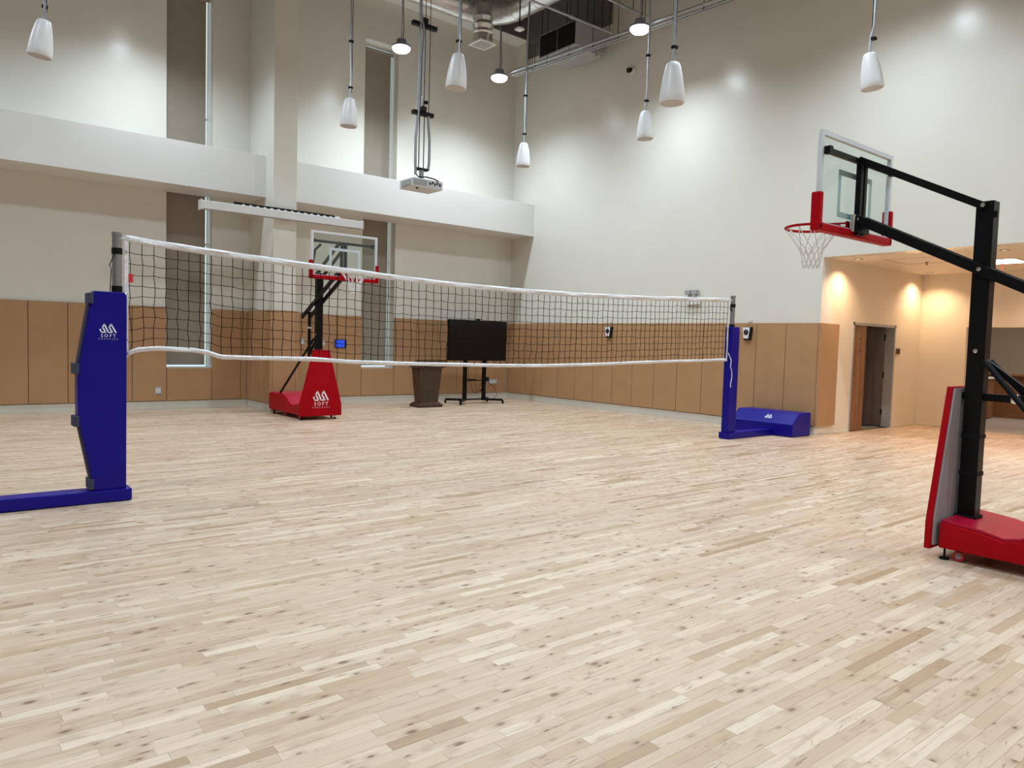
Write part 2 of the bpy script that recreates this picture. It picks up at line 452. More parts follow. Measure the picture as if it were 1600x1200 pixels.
# windows with roller blinds
def window(n, x0, x1):
    r = struct(empty('window_%d' % n, ((x0 + x1) / 2, YA + WD, WZ0)), 'tall narrow window slot with taupe roller blind, %s' % ('left of the fin column' if n == 1 else 'behind the hanging projector'), 'window')
    fr = MB(); yb, yf = YA + WD + 0.05, YA + WD + 0.004; fw = 0.012
    fr.box(x0, x0 + fw, yf, yb, WZ0, WZ1).box(x1 - fw, x1, yf, yb, WZ0, WZ1).box(x0 + fw, x1 - fw, yf, yb, WZ0, WZ0 + fw).box(x0 + fw, x1 - fw, yf, yb, WZ1 - 0.05, WZ1)
    for z in (3.3, 5.8): fr.box(x0 + fw, x1 - fw, yf + 0.02, yb, z - 0.02, z + 0.02)
    fr.build('window_frame', FRAMEW, r)
    for z0, z1 in ((WZ0 + fw, 3.28), (3.32, 5.78), (5.82, WZ1 - 0.05)):
        B(x0 + fw, x1 - fw, yf + 0.02, yf + 0.026, z0, z1).build('pane', WGLASS, r)
    bl = B(x0 + 0.003, x1 - 0.05, YA + WD - 0.02, YA + WD - 0.016, WZ0 + 0.07, WZ1 - 0.13).build('roller_blind', BLIND, r)
    MB().box(x0 + 0.003, x1 - 0.05, YA + WD - 0.027, YA + WD - 0.009, WZ0 + 0.05, WZ0 + 0.075).build('hem_bar', GREYPL, bl)
    MB().lathe([(0.035, 0), (0.035, x1 - x0 - 0.02)], cx=x0 + 0.01, cy=YA + WD - 0.03, cz=WZ1 - 0.12, axis='x', n=12).build('blind_roll', BLIND, bl)
    B(x0 + 0.001, x1 - 0.001, YA + 0.003, YA + WD + 0.03, WZ0, WZ0 + 0.02).build('window_sill', FRAMEW, r)
window(1, *W1)
window(2, *W2)

# ------------------------------------------------------------------ right wall, alcove, closing walls
MR = MB().box(XB, XB + T, YC, YA, 0, ZC)
MR.box(XB, XB + T, -1.0, YC, ZS, ZC).box(XB, XB + T, YBK, -1.0, 0, ZC)
wall_right = struct(MR.build('wall_right', PAINT), 'tall cream right wall above the lit alcove', 'wall')
B(XB - 0.03, XB, 12.1, 15.06, 8.72, ZC).build('bulkhead', CEILDARK, wall_right)
right_seams = [YC, 7.42, 8.025, 8.63, 9.235, 9.86, 10.47, 11.09, 11.685, 12.30, 12.91, 13.52, 14.13, 14.74, YA - PT]
for a, b in runs(right_seams): pad(wall_right, XB - PT, XB, a, b)
pad(wall_right, XB - PT, 13.0, YC - PT, YC)
for a, b in runs([YBK + PT + 0.01, -4.3, -3.7, -3.1, -2.5, -1.9, -1.0]): pad(wall_right, XB - PT, XB, a, b)

DX0, DX1, DZ = 13.60, 15.32, 2.045             # doorway in alcove side wall
MS = MB().box(XB + T, DX0, YC, YC + 0.2, 0, ZS + 0.1).box(DX1, XD + 0.2, YC, YC + 0.2, 0, ZS + 0.1).box(DX0, DX1, YC, YC + 0.2, DZ, ZS + 0.1)
wall_alcove_side = struct(MS.build('wall_alcove_side', WARMPAINT), 'warm lit alcove wall with the wooden door', 'wall')
OY, OZ = 5.92, 2.05                            # opening in alcove back wall
MBK = MB().box(XD, XD + 0.2, OY, YC, 0, ZS + 0.1).box(XD, XD + 0.2, 2.6, OY, OZ, ZS + 0.1).box(XD, XD + 0.2, -1.2, 2.6, 0, ZS + 0.1)
wall_alcove_back = struct(MBK.build('wall_alcove_back', WARMPAINT), 'warm lit alcove back wall with a wide opening', 'wall')
struct(B(XB + T, XD + 0.2, -1.2, -1.0, 0, ZS + 0.1).build('wall_alcove_near', WARMPAINT), 'alcove side wall out of view', 'wall')
ceil2 = struct(B(XB + T, XD, -1.0, YC, ZS, ZS + 0.1).build('ceiling_alcove', WARMPAINT), 'warm lit low ceiling of the alcove', 'ceiling')
for (ax, ay, bx, by) in ((13.4, 5.2, 14.3, 6.2),):
    fr = MB(); zz = ZS - 0.004
    fr.box(ax, bx, ay, ay + 0.012, zz, ZS).box(ax, bx, by - 0.012, by, zz, ZS).box(ax, ax + 0.012, ay, by, zz, ZS).box(bx - 0.012, bx, ay, by, zz, ZS)
    fr.build('access_panel', PADTAN, ceil2)
struct(B(XL - T, XL, YBK - T, YA, 0, ZC).build('wall_near_left', TAUPE), 'hall end wall beyond the left of the photo', 'wall')
struct(B(XL - T, XB + T, YBK - T, YBK, 0, ZC).build('wall_back', TAUPE), 'hall wall behind the camera', 'wall')
ceiling = struct(B(XL - T, XB + T, YBK - T, YA + T + 0.1, ZC, ZC + 0.15).build('ceiling', CEILDARK), 'dark grey hall ceiling', 'ceiling')
# rooms beyond the alcove
far = MB().box(XD + 7.0, XD + 7.2, 1.0, 9.7, 0, 3.3).box(XD + 0.2, XD + 7.2, 9.5, 9.7, 0, 3.3).box(XD + 0.2, XD + 7.2, 0.8, 1.0, 0, 3.3).box(XD + 0.2, XD + 7.2, 1.0, 9.5, 2.9, 3.0)
struct(far.build('wall_lobby', WARMPAINT), 'plain lobby walls seen through the alcove opening', 'wall')
sr = MB().box(13.2, 15.9, 9.8, 9.9, 0, 2.7).box(13.1, 13.2, YC + 0.2, 9.9, 0, 2.7).box(15.8, 15.9, YC + 0.2, 9.9, 0, 2.7).box(13.1, 15.9, YC + 0.2, 9.9, 2.6, 2.7).box(13.1, 15.9, YC + 0.2, 9.9, -0.1, -0.001)
struct(sr.build('wall_store_room', GREYPL), 'dim store room seen through the open door', 'wall')

# skirting
def skirting(name, mb): return struct(mb.build(name, SKIRT, bevel=0.003, seg=1), 'cream skirting board along the ' + name.split('_', 1)[1].replace('_', ' ') + ' wall', 'skirting')
skirting('baseboard_left', B(XL, CX0 - 0.035, YA - 0.03, YA, 0, SK).box(CX1 + 0.035, XB - 0.03, YA - 0.03, YA, 0, SK).box(CX0 - 0.03, CX0, CY, YA - 0.03, 0, SK).box(CX1, CX1 + 0.03, CY, YA - 0.03, 0, SK).box(CX0 - 0.03, CX1 + 0.03, CY - 0.03, CY, 0, SK))
skirting('baseboard_right', B(XB - 0.03, XB, YC, YA, 0, SK).box(XB - 0.03, XB, YBK, -1.0, 0, SK))
skirting('baseboard_alcove', B(XB - 0.03, DX0 - 0.06, YC - 0.015, YC, 0, 0.03).box(DX1 + 0.06, XD, YC - 0.015, YC, 0, 0.03).box(XD - 0.015, XD, OY, YC - 0.015, 0, 0.03))

# ------------------------------------------------------------------ doorway
d1 = struct(empty('door_1', ((DX0 + DX1) / 2, YC, 0)), 'wood veneer double door in the alcove, one leaf ajar', 'door')
B(DX0 - 0.0, DX0 + 0.03, YC - 0.012, YC + 0.2, 0, DZ).box(DX1 - 0.05, DX1, YC - 0.012, YC + 0.2, 0, DZ).box(DX0, DX1, YC - 0.012, YC + 0.2, DZ - 0.05, DZ).build('door_frame', GREYPL, d1)
leaf = B(DX0 + 0.03, DX0 + 0.56, YC + 0.02, YC + 0.065, 0.005, DZ - 0.05).build('door_leaf', DOORWOOD, d1)
for zz in (1.75, 1.52): 
    for xx in (DX0 + 0.06, DX0 + 0.34): MB().lathe([(0.014, 0), (0.014, 0.006)], cx=xx, cy=YC + 0.013, cz=zz, axis='y', n=10).build('screw_hole', DARKPL, leaf)
hx, hy = DX1 - 0.06, YC + 0.17
leaf2 = MB().bar((hx, hy, DZ / 2 - 0.02), (hx - 0.55, hy + 0.98, DZ / 2 - 0.02), 0.045, DZ - 0.07).build('open_leaf', SHADEDDOOR, d1)
for zz in (0.3, 1.05, 1.8): B(hx - 0.03, hx + 0.025, hy - 0.03, hy + 0.02, zz - 0.06, zz + 0.06).build('hinge', CHROME, leaf2)

# ------------------------------------------------------------------ lettering and emblem
def text_polys(txt, size):
    cu = bpy.data.curves.new('t', 'FONT'); cu.body = txt; cu.size = size; cu.align_x = 'CENTER'; cu.extrude = 0.0006; cu.resolution_u = 2
    cu.space_character = 2.3 if len(txt) == 8 else 1.5
    ob = bpy.data.objects.new('t', cu); COL.objects.link(ob)
    dg = bpy.context.evaluated_depsgraph_get(); ev = ob.evaluated_get(dg); me = ev.to_mesh()
    v = [tuple(p.co) for p in me.vertices]; f = [tuple(p.vertices) for p in me.polygons]
    ev.to_mesh_clear(); bpy.data.objects.remove(ob, do_unlink=True); bpy.data.curves.remove(cu)
    return v, f
ZIG = [(285, 485), (330, 590), (470, 590), (365, 400), (425, 285), (562, 590), (700, 590), (590, 400), (655, 278), (818, 590)]
def emblem(parent, c, ux, uy, width, words=True, local=False):
    """zigzag peak mark, SOFT and SURFACES printed on a face; ux right, uy up, facing ux x uy"""
    c = Vector(c); ux = Vector(ux).normalized(); uy = Vector(uy).normalized(); nn = ux.cross(uy)
    k = width / 580.0
    mb = MB(); hw = 24
    def put(x, yy, h): return tuple(c + ux * x + uy * yy + nn * h)
    def poly(pp, h0=0.0, h1=0.0012):
        b = len(mb.v); q = len(pp)
        for h in (h0, h1): mb.v.extend(put(x, yy, h) for x, yy in pp)
        mb.f.append(tuple(range(b, b + q))); mb.f.append(tuple(b + q + i for i in reversed(range(q))))
        for i in range(q): mb.f.append((b + i, b + (i + 1) % q, b + q + (i + 1) % q, b + q + i))
    for (x0, y0), (x1, y1) in zip(ZIG[:-1], ZIG[1:]):
        a = Vector((x0, -y0)); b = Vector((x1, -y1)); t = (b - a).normalized(); s = Vector((-t.y, t.x)) * hw
        a = a - t * hw * 0.55; b = b + t * hw * 0.55
        poly([((p.x - 560) * k, (p.y + 430) * k) for p in (a - s, b - s, b + s, a + s)])
    mb.build('emblem_mark', LOGO, parent, local=local)
    for txt, size, dy, mt in ((('SOFT', 165, -775, LOGO), ('SURFACES', 72, -865, LOGODIM)) if words else (('SOFT SURFACES', 60, -690, LOGODIM),)):
        v, f = text_polys(txt, size * k); t = MB()
        t.v = [put(x, yy + (dy + 430) * k, zz + 0.0008) for x, yy, zz in v]; t.f = f
        t.build('lettering', mt, parent, local=local)['kind'] = 'stuff'

# ------------------------------------------------------------------ basketball goals
def goal(loc, rz, label, lever=False):
    r = tag(empty('basketball_goal', loc, rz), label, 'basketball goal', 'portable basketball goals')
    K = dict(local=True)
    prof = [(0.06, 0.085), (0.06, 0.27), (-0.2, 0.245), (-0.34, 0.215), (-0.44, 0.235), (-0.62, 0.33), (-0.78, 0.385), (-1.42, 0.385), (-1.42, 0.085)]
    base = MB().prism(prof, 'x', -0.36, 0.36).build('base_box', RED, r, bevel=0.008, **K)
    top = prof[1:-1]
    tp = MB().prism([(a, b - 0.0) for a, b in top] + [(a, b + 0.022) for a, b in reversed(top)], 'x', -0.335, 0.335).build('top_cover', REDTOP, base, bevel=0.006, **K)
    pp = [(-0.405, 0.07), (0.405, 0.07), (0.40, 0.28), (0.155, 1.26), (-0.155, 1.26), (-0.40, 0.28)]
    fp = MB().prism(pp, 'y', 0.10, 0.145).build('front_pad', RED, r, bevel=0.008, **K)
    MB().prism([(x * 0.94, 0.1 + (z - 0.07) * 0.965) for x, z in pp], 'y', 0.085, 0.10).build('pad_backing', GREYFOAM, fp, **K)
    emblem(fp, (-0.0, 0.146, 0.44), (-1, 0, 0), (0, 0, 1), 0.30, True, True)
    post = B(-0.055, 0.055, -0.06, 0.06, 0.24, 2.63).build('post', BLACK, r, bevel=0.005, **K)
    B(-0.07, 0.07, -0.075, 0.075, 0.24, 0.30).build('post_foot', BLACKRUB, post, bevel=0.004, **K)
    for z in (0.60, 0.88): B(-0.059, 0.059, -0.064, 0.064, z, z + 0.03).build('strap', BLACKRUB, post, **K)
    B(-0.03, 0.03, 0.055, 0.11, 1.17, 1.22).build('pad_bracket', BLACK, post, **K)
    B(-0.058, -0.052, -0.085, -0.055, 2.50, 2.55).build('stop_tab', BLACK, post, **K)
    for sx in (-1, 1):
        MB().bar((sx * 0.073, 0.95, 2.60), (sx * 0.073, -0.56, 1.85), 0.032, 0.075).build('lower_arm', BLACK, r, bevel=0.004, **K)
        MB().bar((sx * 0.073, 0.95, 3.085), (sx * 0.073, 0.0, 2.59), 0.032, 0.055).build('upper_arm', BLACK, r, bevel=0.004, **K)
        MB().tube([(sx * 0.06, -0.06, 1.46), (sx * 0.30, -1.02, 0.40)], 0.021, 10).build('rear_brace', BLACK, r, smooth=True, **K)
        for (y, z) in ((0.0, 2.595), (0.0, 2.13), (0.93, 2.595), (0.0, 1.53)):
            off = 0.09 if z != 1.53 else 0.056
            MB().lathe([(0.0, 0), (0.016, 0.0), (0.016, 0.012 * sx), (0.0, 0.014 * sx)], cx=sx * off, cy=y, cz=z, axis='x', n=10).build('bolt', CHROME, r, **K)
    MB().bar((0, -0.03, 1.19), (0, -0.42, 1.19), 0.05, 0.055).build('strut_bracket', BLACK, r, **K)
    MB().bar((0, -0.03, 1.47), (0, -0.36, 1.22), 0.04, 0.04).build('gusset', BLACK, r, **K)
    MB().lathe([(0.0, 0), (0.030, 0.0), (0.034, -0.02), (0.022, -0.04), (0, -0.042)], cx=-0.026, cy=-0.27, cz=1.19, axis='x', n=14).build('lock_knob', CHROME, r, smooth=True, **K)
    st = MB().tube([(0, -0.40, 1.16), (0, -0.40, 1.95)], 0.030, 12).build('height_strut', BLACK, r, smooth=True, **K)
    MB().lathe([(0.034, 0), (0.034, 0.03)], cx=0, cy=-0.40, cz=1.64, n=12).build('strut_collar', SILVER, st, **K)
    B(-0.02, 0.02, -0.42, -0.38, 1.04, 1.16).build('strut_end', BLACK, st, **K)
    # backboard
    bw, z0, z1, yb = 0.605, 2.485, 3.24, 0.985
    bd = B(-bw + 0.03, bw - 0.03, yb + 0.012, yb + 0.022, z0 + 0.03, z1 - 0.03).build('backboard', GLASS, r, **K)
    fr = MB()
    for q in ((-bw, -bw + 0.038, z0, z1), (bw - 0.038, bw, z0, z1), (-bw + 0.038, bw - 0.038, z1 - 0.038, z1), (-bw + 0.038, bw - 0.038, z0, z0 + 0.038)):
        fr.box(q[0], q[1], yb, yb + 0.034, q[2], q[3])
    fr.build('board_frame', SILVER, bd, **K)
    tx, tz0, tz1, tw = 0.285, 2.60, 2.985, 0.045
    tg = MB()
    for q in ((-tx, -tx + tw, tz0, tz1), (tx - tw, tx, tz0, tz1), (-tx + tw, tx - tw, tz1 - tw, tz1), (-tx + tw, tx - tw, tz0, tz0 + tw)):
        tg.box(q[0], q[1], yb + 0.0225, yb + 0.0245, q[2], q[3])
    tg.build('target_square', STRIPE, bd, **K)
    pd = MB().box(-bw - 0.02, bw + 0.02, yb - 0.02, yb + 0.06, z0 - 0.035, z0 + 0.03)
    pd.box(-bw - 0.025, -bw + 0.03, yb - 0.02, yb + 0.06, z0 - 0.03, z0 + 0.27).box(bw - 0.03, bw + 0.025, yb - 0.02, yb + 0.06, z0 - 0.03, z0 + 0.27)
    pd.build('edge_padding', RED, bd, bevel=0.014, **K)
    B(-0.565, 0.565, yb - 0.04, yb, 3.058, 3.098).build('mount_bar', BLACK, bd, bevel=0.004, **K)
    for sx in (-1, 1):
        B(sx * 0.034 - 0.022, sx * 0.034 + 0.022, yb - 0.05, yb - 0.005, 2.47, 3.09).build('mount_tube', BLACK, bd, bevel=0.004, **K)
        B(sx * 0.55 - 0.025, sx * 0.55 + 0.025, yb - 0.05, yb - 0.001, 3.05, 3.11).build('mount_clip', BLACK, bd, **K)
    B(-0.11, 0.11, yb - 0.06, yb + 0.0, 2.49, 2.62).build('rim_mount', BLACK, bd, **K)
    MB().tube([(-0.12, yb - 0.03, 2.49), (-0.12, yb - 0.03, 2.63)], 0.022, 10).build('rim_spring', CHROME, bd, smooth=True, **K)
    if lever:
        MB().tube([(0.40, yb - 0.06, 3.03), (0.50, yb - 0.06, 2.93), (0.52, yb - 0.06, 2.72), (0.49, yb - 0.05, 2.60)], 0.011, 8, rad=[0.022, 0.02, 0.009, 0.009]).build('crank_handle', BLACK, bd, smooth=True, **K)
    # rim and net
    rc, rz_, rr = yb + 0.034 + 0.13 + 0.225, 2.578, 0.225
    rm = MB().tube([(rr * math.cos(t), rc + rr * math.sin(t), rz_) for t in [2 * PI * i / 40 for i in range(40)]], 0.012, 8, closed=True).build('rim', RED, r, smooth=True, **K)
    br = MB().box(-0.09, 0.09, yb + 0.034, yb + 0.045, rz_ - 0.075, rz_ + 0.012)
    br.bar((-0.08, yb + 0.04, rz_ - 0.005), (-0.13, rc - 0.18, rz_ - 0.003), 0.03, 0.012).bar((0.08, yb + 0.04, rz_ - 0.005), (0.13, rc - 0.18, rz_ - 0.003), 0.03, 0.012)
    br.bar((0, yb + 0.04, rz_ - 0.05), (0, rc - rr, rz_ - 0.01), 0.10, 0.012)
    br.build('rim_bracket', RED, rm, **K)
    nb = MB(); N = 12
    lev = [(0.0, 0.225, 0), (-0.13, 0.135, 0.5), (-0.185, 0.098, 1.0), (-0.24, 0.085, 1.5), (-0.30, 0.075, 2.0), (-0.345, 0.070, 2.5)]
    rg = random.Random(5)
    def np_(i, j):
        dz, rad, sh = lev[j]; t = 2 * PI * (i + sh) / N
        return (rad * math.cos(t), rc + rad * math.sin(t), rz_ - 0.008 + dz)
    for i in range(N):
        for j in range(len(lev) - 1):
            dzs, _, sh0 = lev[j]
            a = np_(i, j)
            nb.tube([a, np_(i, j + 1)], 0.0042, 5)
            nb.tube([a, np_(i - 1, j + 1)], 0.0042, 5)
    nb.build('hoop_net', WHITECORD, r, smooth=True, **K)
    # casters and levelling feet
    for sx in (-1, 1):
        for y in (-0.06, -0.75, -1.34):
            cs = MB().box(sx * 0.30 - 0.02, sx * 0.30 + 0.02, y - 0.02, y + 0.02, 0.07, 0.09).build('caster', BLACK, r, **K)
            MB().lathe([(0.030, -0.012), (0.038, -0.009), (0.038, 0.009), (0.030, 0.012)], cx=sx * 0.30, cy=y, cz=0.039, axis='x', n=18).build('wheel', REDTAG, cs, **K)
            MB().lathe([(0.022, -0.0135), (0.022, 0.0135)], cx=sx * 0.30, cy=y, cz=0.039, axis='x', n=12).build('wheel_hub', GREYFOAM, cs, **K)
        for y in (0.03, -1.22):
            MB().lathe([(0.034, 0.001), (0.034, 0.014), (0.012, 0.022), (0.008, 0.022), (0.008, 0.10)], cx=sx * 0.32, cy=y, n=14).build('levelling_foot', BLACKRUB, r, **K)
    B(-0.06, 0.06, -1.50, -1.42, 0.13, 0.20).build('rear_bumper', REDTOP, base, bevel=0.01, **K)
    return r
goal((6.20, 2.14, 0), 0.0, 'red and black portable basketball goal at the right edge, near the camera')
goal((5.73, 12.68, 0), PI, 'red and black portable basketball goal behind the net, emblem on its pad', True)

# ------------------------------------------------------------------ volleyball posts
YN = 7.28
def net_post(px, s, label, right):
    """s = outward direction along x (-1 left, +1 right)"""
    r = tag(empty('volleyball_post', (px, YN, 0)), label, 'volleyball post', 'volleyball net posts')
    zt = 2.355
    xin = px - s * 0.10
    bm = MB().prism([(xin, 7.18), (px + s * 1.35, 7.18), (px + s * 1.35, 7.38), (xin, 7.38)], 'z', 0.004, 0.112).build('base_beam', BLUE, r, bevel=0.014)
    pole = MB().lathe([(0.038, 0.10), (0.038, zt - 0.03), (0.041, zt - 0.03), (0.041, zt)], cx=px, cy=YN, n=20).build('pole', STEEL, r, smooth=True)
    MB().lathe([(0.043, 0), (0.043, 0.055)], cx=px, cy=YN, cz=zt - 0.19, n=20).build('clamp_band', BLACKRUB, pole, smooth=True)
    MB().lathe([(0.043, 0), (0.043, 0.06)], cx=px, cy=YN, cz=1.83, n=20).build('clamp_band', BLACKRUB, pole, smooth=True)
    MB().lathe([(0.008, 0), (0.008, 0.012)], cx=px - s * 0.015, cy=YN - 0.052, cz=zt - 0.06, axis='y', n=10).build('bolt', CHROME, pole)
    if not right:
        hexp = [(px - s * 0.058, 0.112), (px - s * 0.064, 1.80), (px - s * 0.05, 1.835), (px + s * 0.19, 1.835), (px + s * 0.205, 1.80), (px + s * 0.30, 1.22), (px + s * 0.315, 1.15), (px + s * 0.315, 0.76), (px + s * 0.30, 0.68), (px + s * 0.19, 0.112)]
        pd = MB().prism(hexp, 'y', YN - 0.075, YN + 0.075).build('post_pad', BLUE, r, bevel=0.008)
        inner = [(px + s * 0.185, 0.13), (px + s * 0.292, 0.70), (px + s * 0.307, 0.76), (px + s * 0.307, 1.15), (px + s * 0.292, 1.22), (px + s * 0.20, 1.80)]
        back = MB()
        for (x0, z0), (x1, z1) in zip(inner[:-1], inner[1:]): back.bar((x0 + s * 0.012, YN, z0), (x1 + s * 0.012, YN, z1), 0.10, 0.02)
        back.build('pad_opening', STRAPC, pd)
        for x, z in ((px + s * 0.215, 1.77), (px + s * 0.325, 1.17), (px + s * 0.325, 0.72), (px + s * 0.215, 0.17)):
            B(x - 0.02, x + 0.02, YN - 0.088, YN + 0.08, z - 0.045, z + 0.045).build('strap_tab', STRAPC, pd, bevel=0.003)
        emblem(pd, (px + s * 0.083, YN - 0.0755, 1.52), (1, 0, 0), (0, 0, 1), 0.132, True)
        MB().tube([(px - 0.01, YN - 0.04, 2.22), (px - 0.065, YN - 0.03, 2.06), (px - 0.05, YN - 0.03, 2.04), (px - 0.06, YN - 0.03, 1.84)], 0.004, 6).build('tension_cord', BLACKRUB, pole)
    else:
        pd = B(px - 0.09, px + 0.13, YN - 0.065, YN + 0.065, 0.112, 1.85).build('post_pad', BLUE, r, bevel=0.018)
        B(px + 0.132, px + 0.14, YN - 0.06, YN + 0.06, 0.2, 1.8).build('pad_opening', STRAPC, pd)
    # counterweight box, long across the beam
    x0, x1 = px + s * 1.17, px + s * 1.76
    ya, yb = 6.80, 8.02
    prof = [(x0, 0.004), (x0, 0.22), (x0 + s * 0.22, 0.41), (x1, 0.41), (x1, 0.004)]
    bx = MB().prism(prof, 'y', ya, yb).build('counterweight_box', BLUE, r, bevel=0.02)
    if right:
        sl = Vector((0.22, 0, 0.19)).normalized()
        c = Vector((x0 + 0.115, 7.32, 0.322)) + Vector((-0.19, 0, 0.22)).normalized() * 0.003
        emblem(bx, c, (0, -1, 0), sl, 0.14, False)
    return r
PL, PR = 1.41, 10.50
net_post(PL, -1, 'blue padded volleyball post at left with emblem and hexagonal pad', False)
net_post(PR, 1, 'blue padded volleyball post near the right wall, small emblem on its weight box', True)

# ------------------------------------------------------------------ volleyball net
TOPPX = [(193, 367), (250, 376.5), (325, 388), (400, 399), (470, 409), (540, 418.5), (610, 428.5), (700, 440), (800, 449.5), (900, 457), (1000, 462), (1070, 464), (1138, 466)]
BOTPX = [(197, 553), (214, 546), (245, 544), (300, 546.5), (322, 550), (346, 557.5), (400, 559), (480, 560.5), (560, 565.5), (640, 568), (720, 569.5), (790, 571), (850, 571), (930, 569), (1000, 566), (1060, 564), (1133, 562)]
def curve_on_net(px):
    pts = [on_y(u, v, YN) for u, v in px]
    return [(p.x, p.z) for p in pts]
TOPC, BOTC = curve_on_net(TOPPX), curve_on_net(BOTPX)
def interp(c, x):
    if x <= c[0][0]: return c[0][1]
    for (x0, z0), (x1, z1) in zip(c[:-1], c[1:]):
        if x <= x1:
            t = (x - x0) / (x1 - x0); t = t * t * (3 - 2 * t) * 0.5 + t * 0.5
            return z0 + (z1 - z0) * t
    return c[-1][1]
NX0, NX1 = PL + 0.072, PR - 0.112
net = tag(empty('volleyball_net', ((NX0 + NX1) / 2, YN, 1.25)), 'black mesh volleyball net with white tapes strung between the blue posts', 'volleyball net')
rn = random.Random(3)
def band(fn_top, h, name, wob):
    fro, bac = [], []
    n = 180; rows = []
    ph = [rn.uniform(0, 6) for _ in range(6)]
    for i in range(n + 1):
        x = NX0 + (NX1 - NX0) * i / n
        z = fn_top(x)
        w1 = wob * (math.sin(x * 7.3 + ph[0]) + 0.7 * math.sin(x * 17.1 + ph[1]) + 0.4 * math.sin(x * 31 + ph[2]))
        w2 = wob * (math.sin(x * 6.1 + ph[3]) + 0.7 * math.sin(x * 14.3 + ph[4]))
        rows.append([(x, YN - 0.002 + w1 * 0.3, z + w2 * 0.12), (x, YN - 0.010 + w1, z - h * 0.3), (x, YN - 0.006 - w2, z - h * 0.65), (x, YN - 0.002 + w2 * 0.3, z - h + w1 * 0.12)])
    return MB().quads(rows).build(name, TAPE, net, smooth=True, solid=0.004)
top_z = lambda x: interp(TOPC, x)
bot_z = lambda x: interp(BOTC, x) + 0.018
band(top_z, 0.062, 'top_tape', 0.007)
band(bot_z, 0.042, 'bottom_tape', 0.005)
cords = MB()
R_ = 0.0036
NR = 10
def net_pt(x, k, jx=0.0, jz=0.0):
    zt, zb = top_z(x) - 0.05, bot_z(x) - 0.02
    f = k / NR
    return Vector((x + jx, YN - 0.001, zt + (zb - zt) * f + jz))
ncol = int((NX1 - NX0) / 0.1)
grid = []
for c in range(ncol + 1):
    x = NX0 + 0.03 + (NX1 - NX0 - 0.06) * c / ncol
    colp = []
    dr = rn.uniform(-0.012, 0.012)
    for k in range(NR + 1):
        e = 0 if k in (0, NR) else 1
        sag = (k / NR) ** 2
        colp.append(net_pt(x, k, e * (rn.uniform(-0.012, 0.012) * (0.4 + sag) + dr * sag), e * rn.uniform(-0.009, 0.009)))
    grid.append(colp)
for c in range(ncol + 1):
    cords.tube(grid[c], R_, 4)
for k in range(1, NR):
    pts = [Vector((NX0, YN, grid[0][k].z))]
    for c in range(ncol + 1):
        pts.append(grid[c][k])
        if c < ncol:
            mdp = (grid[c][k] + grid[c + 1][k]) / 2; mdp.z -= 0.004; pts.append(mdp)
    pts.append(Vector((NX1, YN, grid[ncol][k].z)))
    cords.tube(pts, R_, 4)
co = cords.build('mesh_cords', CORD, net, smooth=True)
co['kind'] = 'stuff'
for x, w_ in ((NX0, 0.035), (NX1, 0.03)):
    B(x - w_ / 2, x + w_ / 2, YN - 0.006, YN + 0.003, interp(BOTC, x) - 0.03, interp(TOPC, x) - 0.005).build('side_tape', TAPE, net, bevel=0.002)
    for f in (0.12, 0.5, 0.86):
        z = interp(BOTC, x) + f * (interp(TOPC, x) - interp(BOTC, x))
        MB().tube([(x + 0.011 * math.cos(t), YN - 0.009, z + 0.011 * math.sin(t)) for t in [2 * PI * i / 10 for i in range(10)]], 0.003, 5, closed=True).build('eyelet', CHROME, net)
zt = interp(TOPC, NX0)
B(NX0 + 0.018, NX0 + 0.055, YN - 0.008, YN - 0.004, zt - 0.41, zt - 0.335).build('maker_tag', REDTAG, net)
zr = interp(TOPC, NX1)
for x, z, s in ((NX0, zt - 0.03, -1), (NX1, zr - 0.03, 1)):
    MB().tube([(x, YN, z), (x + s * 0.05, YN - 0.02, z)], 0.006, 6).build('top_rope', WHITECORD, net)
MB().tube([(NX1 + 0.0, YN - 0.03, 1.42), (NX1 + 0.02, YN - 0.08, 1.30), (NX1 - 0.01, YN - 0.09, 1.2), (NX1 + 0.04, YN - 0.085, 1.12), (NX1 + 0.05, YN - 0.085, 1.02), (NX1 + 0.02, YN - 0.085, 0.92), (NX1 + 0.025, YN - 0.085, 0.86)], 0.006, 6).build('tail_rope', WHITECORD, net)
for f in (0.13, 0.5): 
    z = interp(BOTC, NX1) + f * 1.0 + 0.35
    MB().tube([(NX1 + 0.015, YN - 0.02, z), (NX1 + 0.05, YN - 0.03, z - 0.06)], 0.011, 6).build('toggle', BLACKRUB, net)

# ------------------------------------------------------------------ lectern
lx, ly = 8.94, 14.08
lc = tag(empty('lectern', (lx, ly, 0)), 'dark brown wooden lectern standing against the far left wall', 'lectern')
B(lx - 0.31, lx + 0.31, ly - 0.20, ly + 0.20, 0, 0.06).build('plinth', LECTERN, lc, bevel=0.01)
def frustum(x, y, a0, b0, z0, a1, b1, z1):
    t = MB()
    for a, b, z in ((a0, b0, z0), (a1, b1, z1)):
        t.v += [(x - a, y - b, z), (x + a, y - b, z), (x + a, y + b, z), (x - a, y + b, z)]
    t.f = [(0, 1, 2, 3), (7, 6, 5, 4)] + [(i, i + 4, (i + 1) % 4 + 4, (i + 1) % 4) for i in range(4)]
    return t
frustum(lx, ly, 0.31, 0.20, 0.06, 0.235, 0.14, 0.115).build('plinth_moulding', LECTERN, lc)
body = frustum(lx, ly, 0.225, 0.13, 0.115, 0.285, 0.18, 0.86).build('body', LECTERN, lc, bevel=0.006)
t = MB()
t.v = [(lx - 0.165, ly - 0.137, 0.16), (lx + 0.175, ly - 0.137, 0.16), (lx + 0.225, ly - 0.182, 0.82), (lx - 0.205, ly - 0.182, 0.82)]
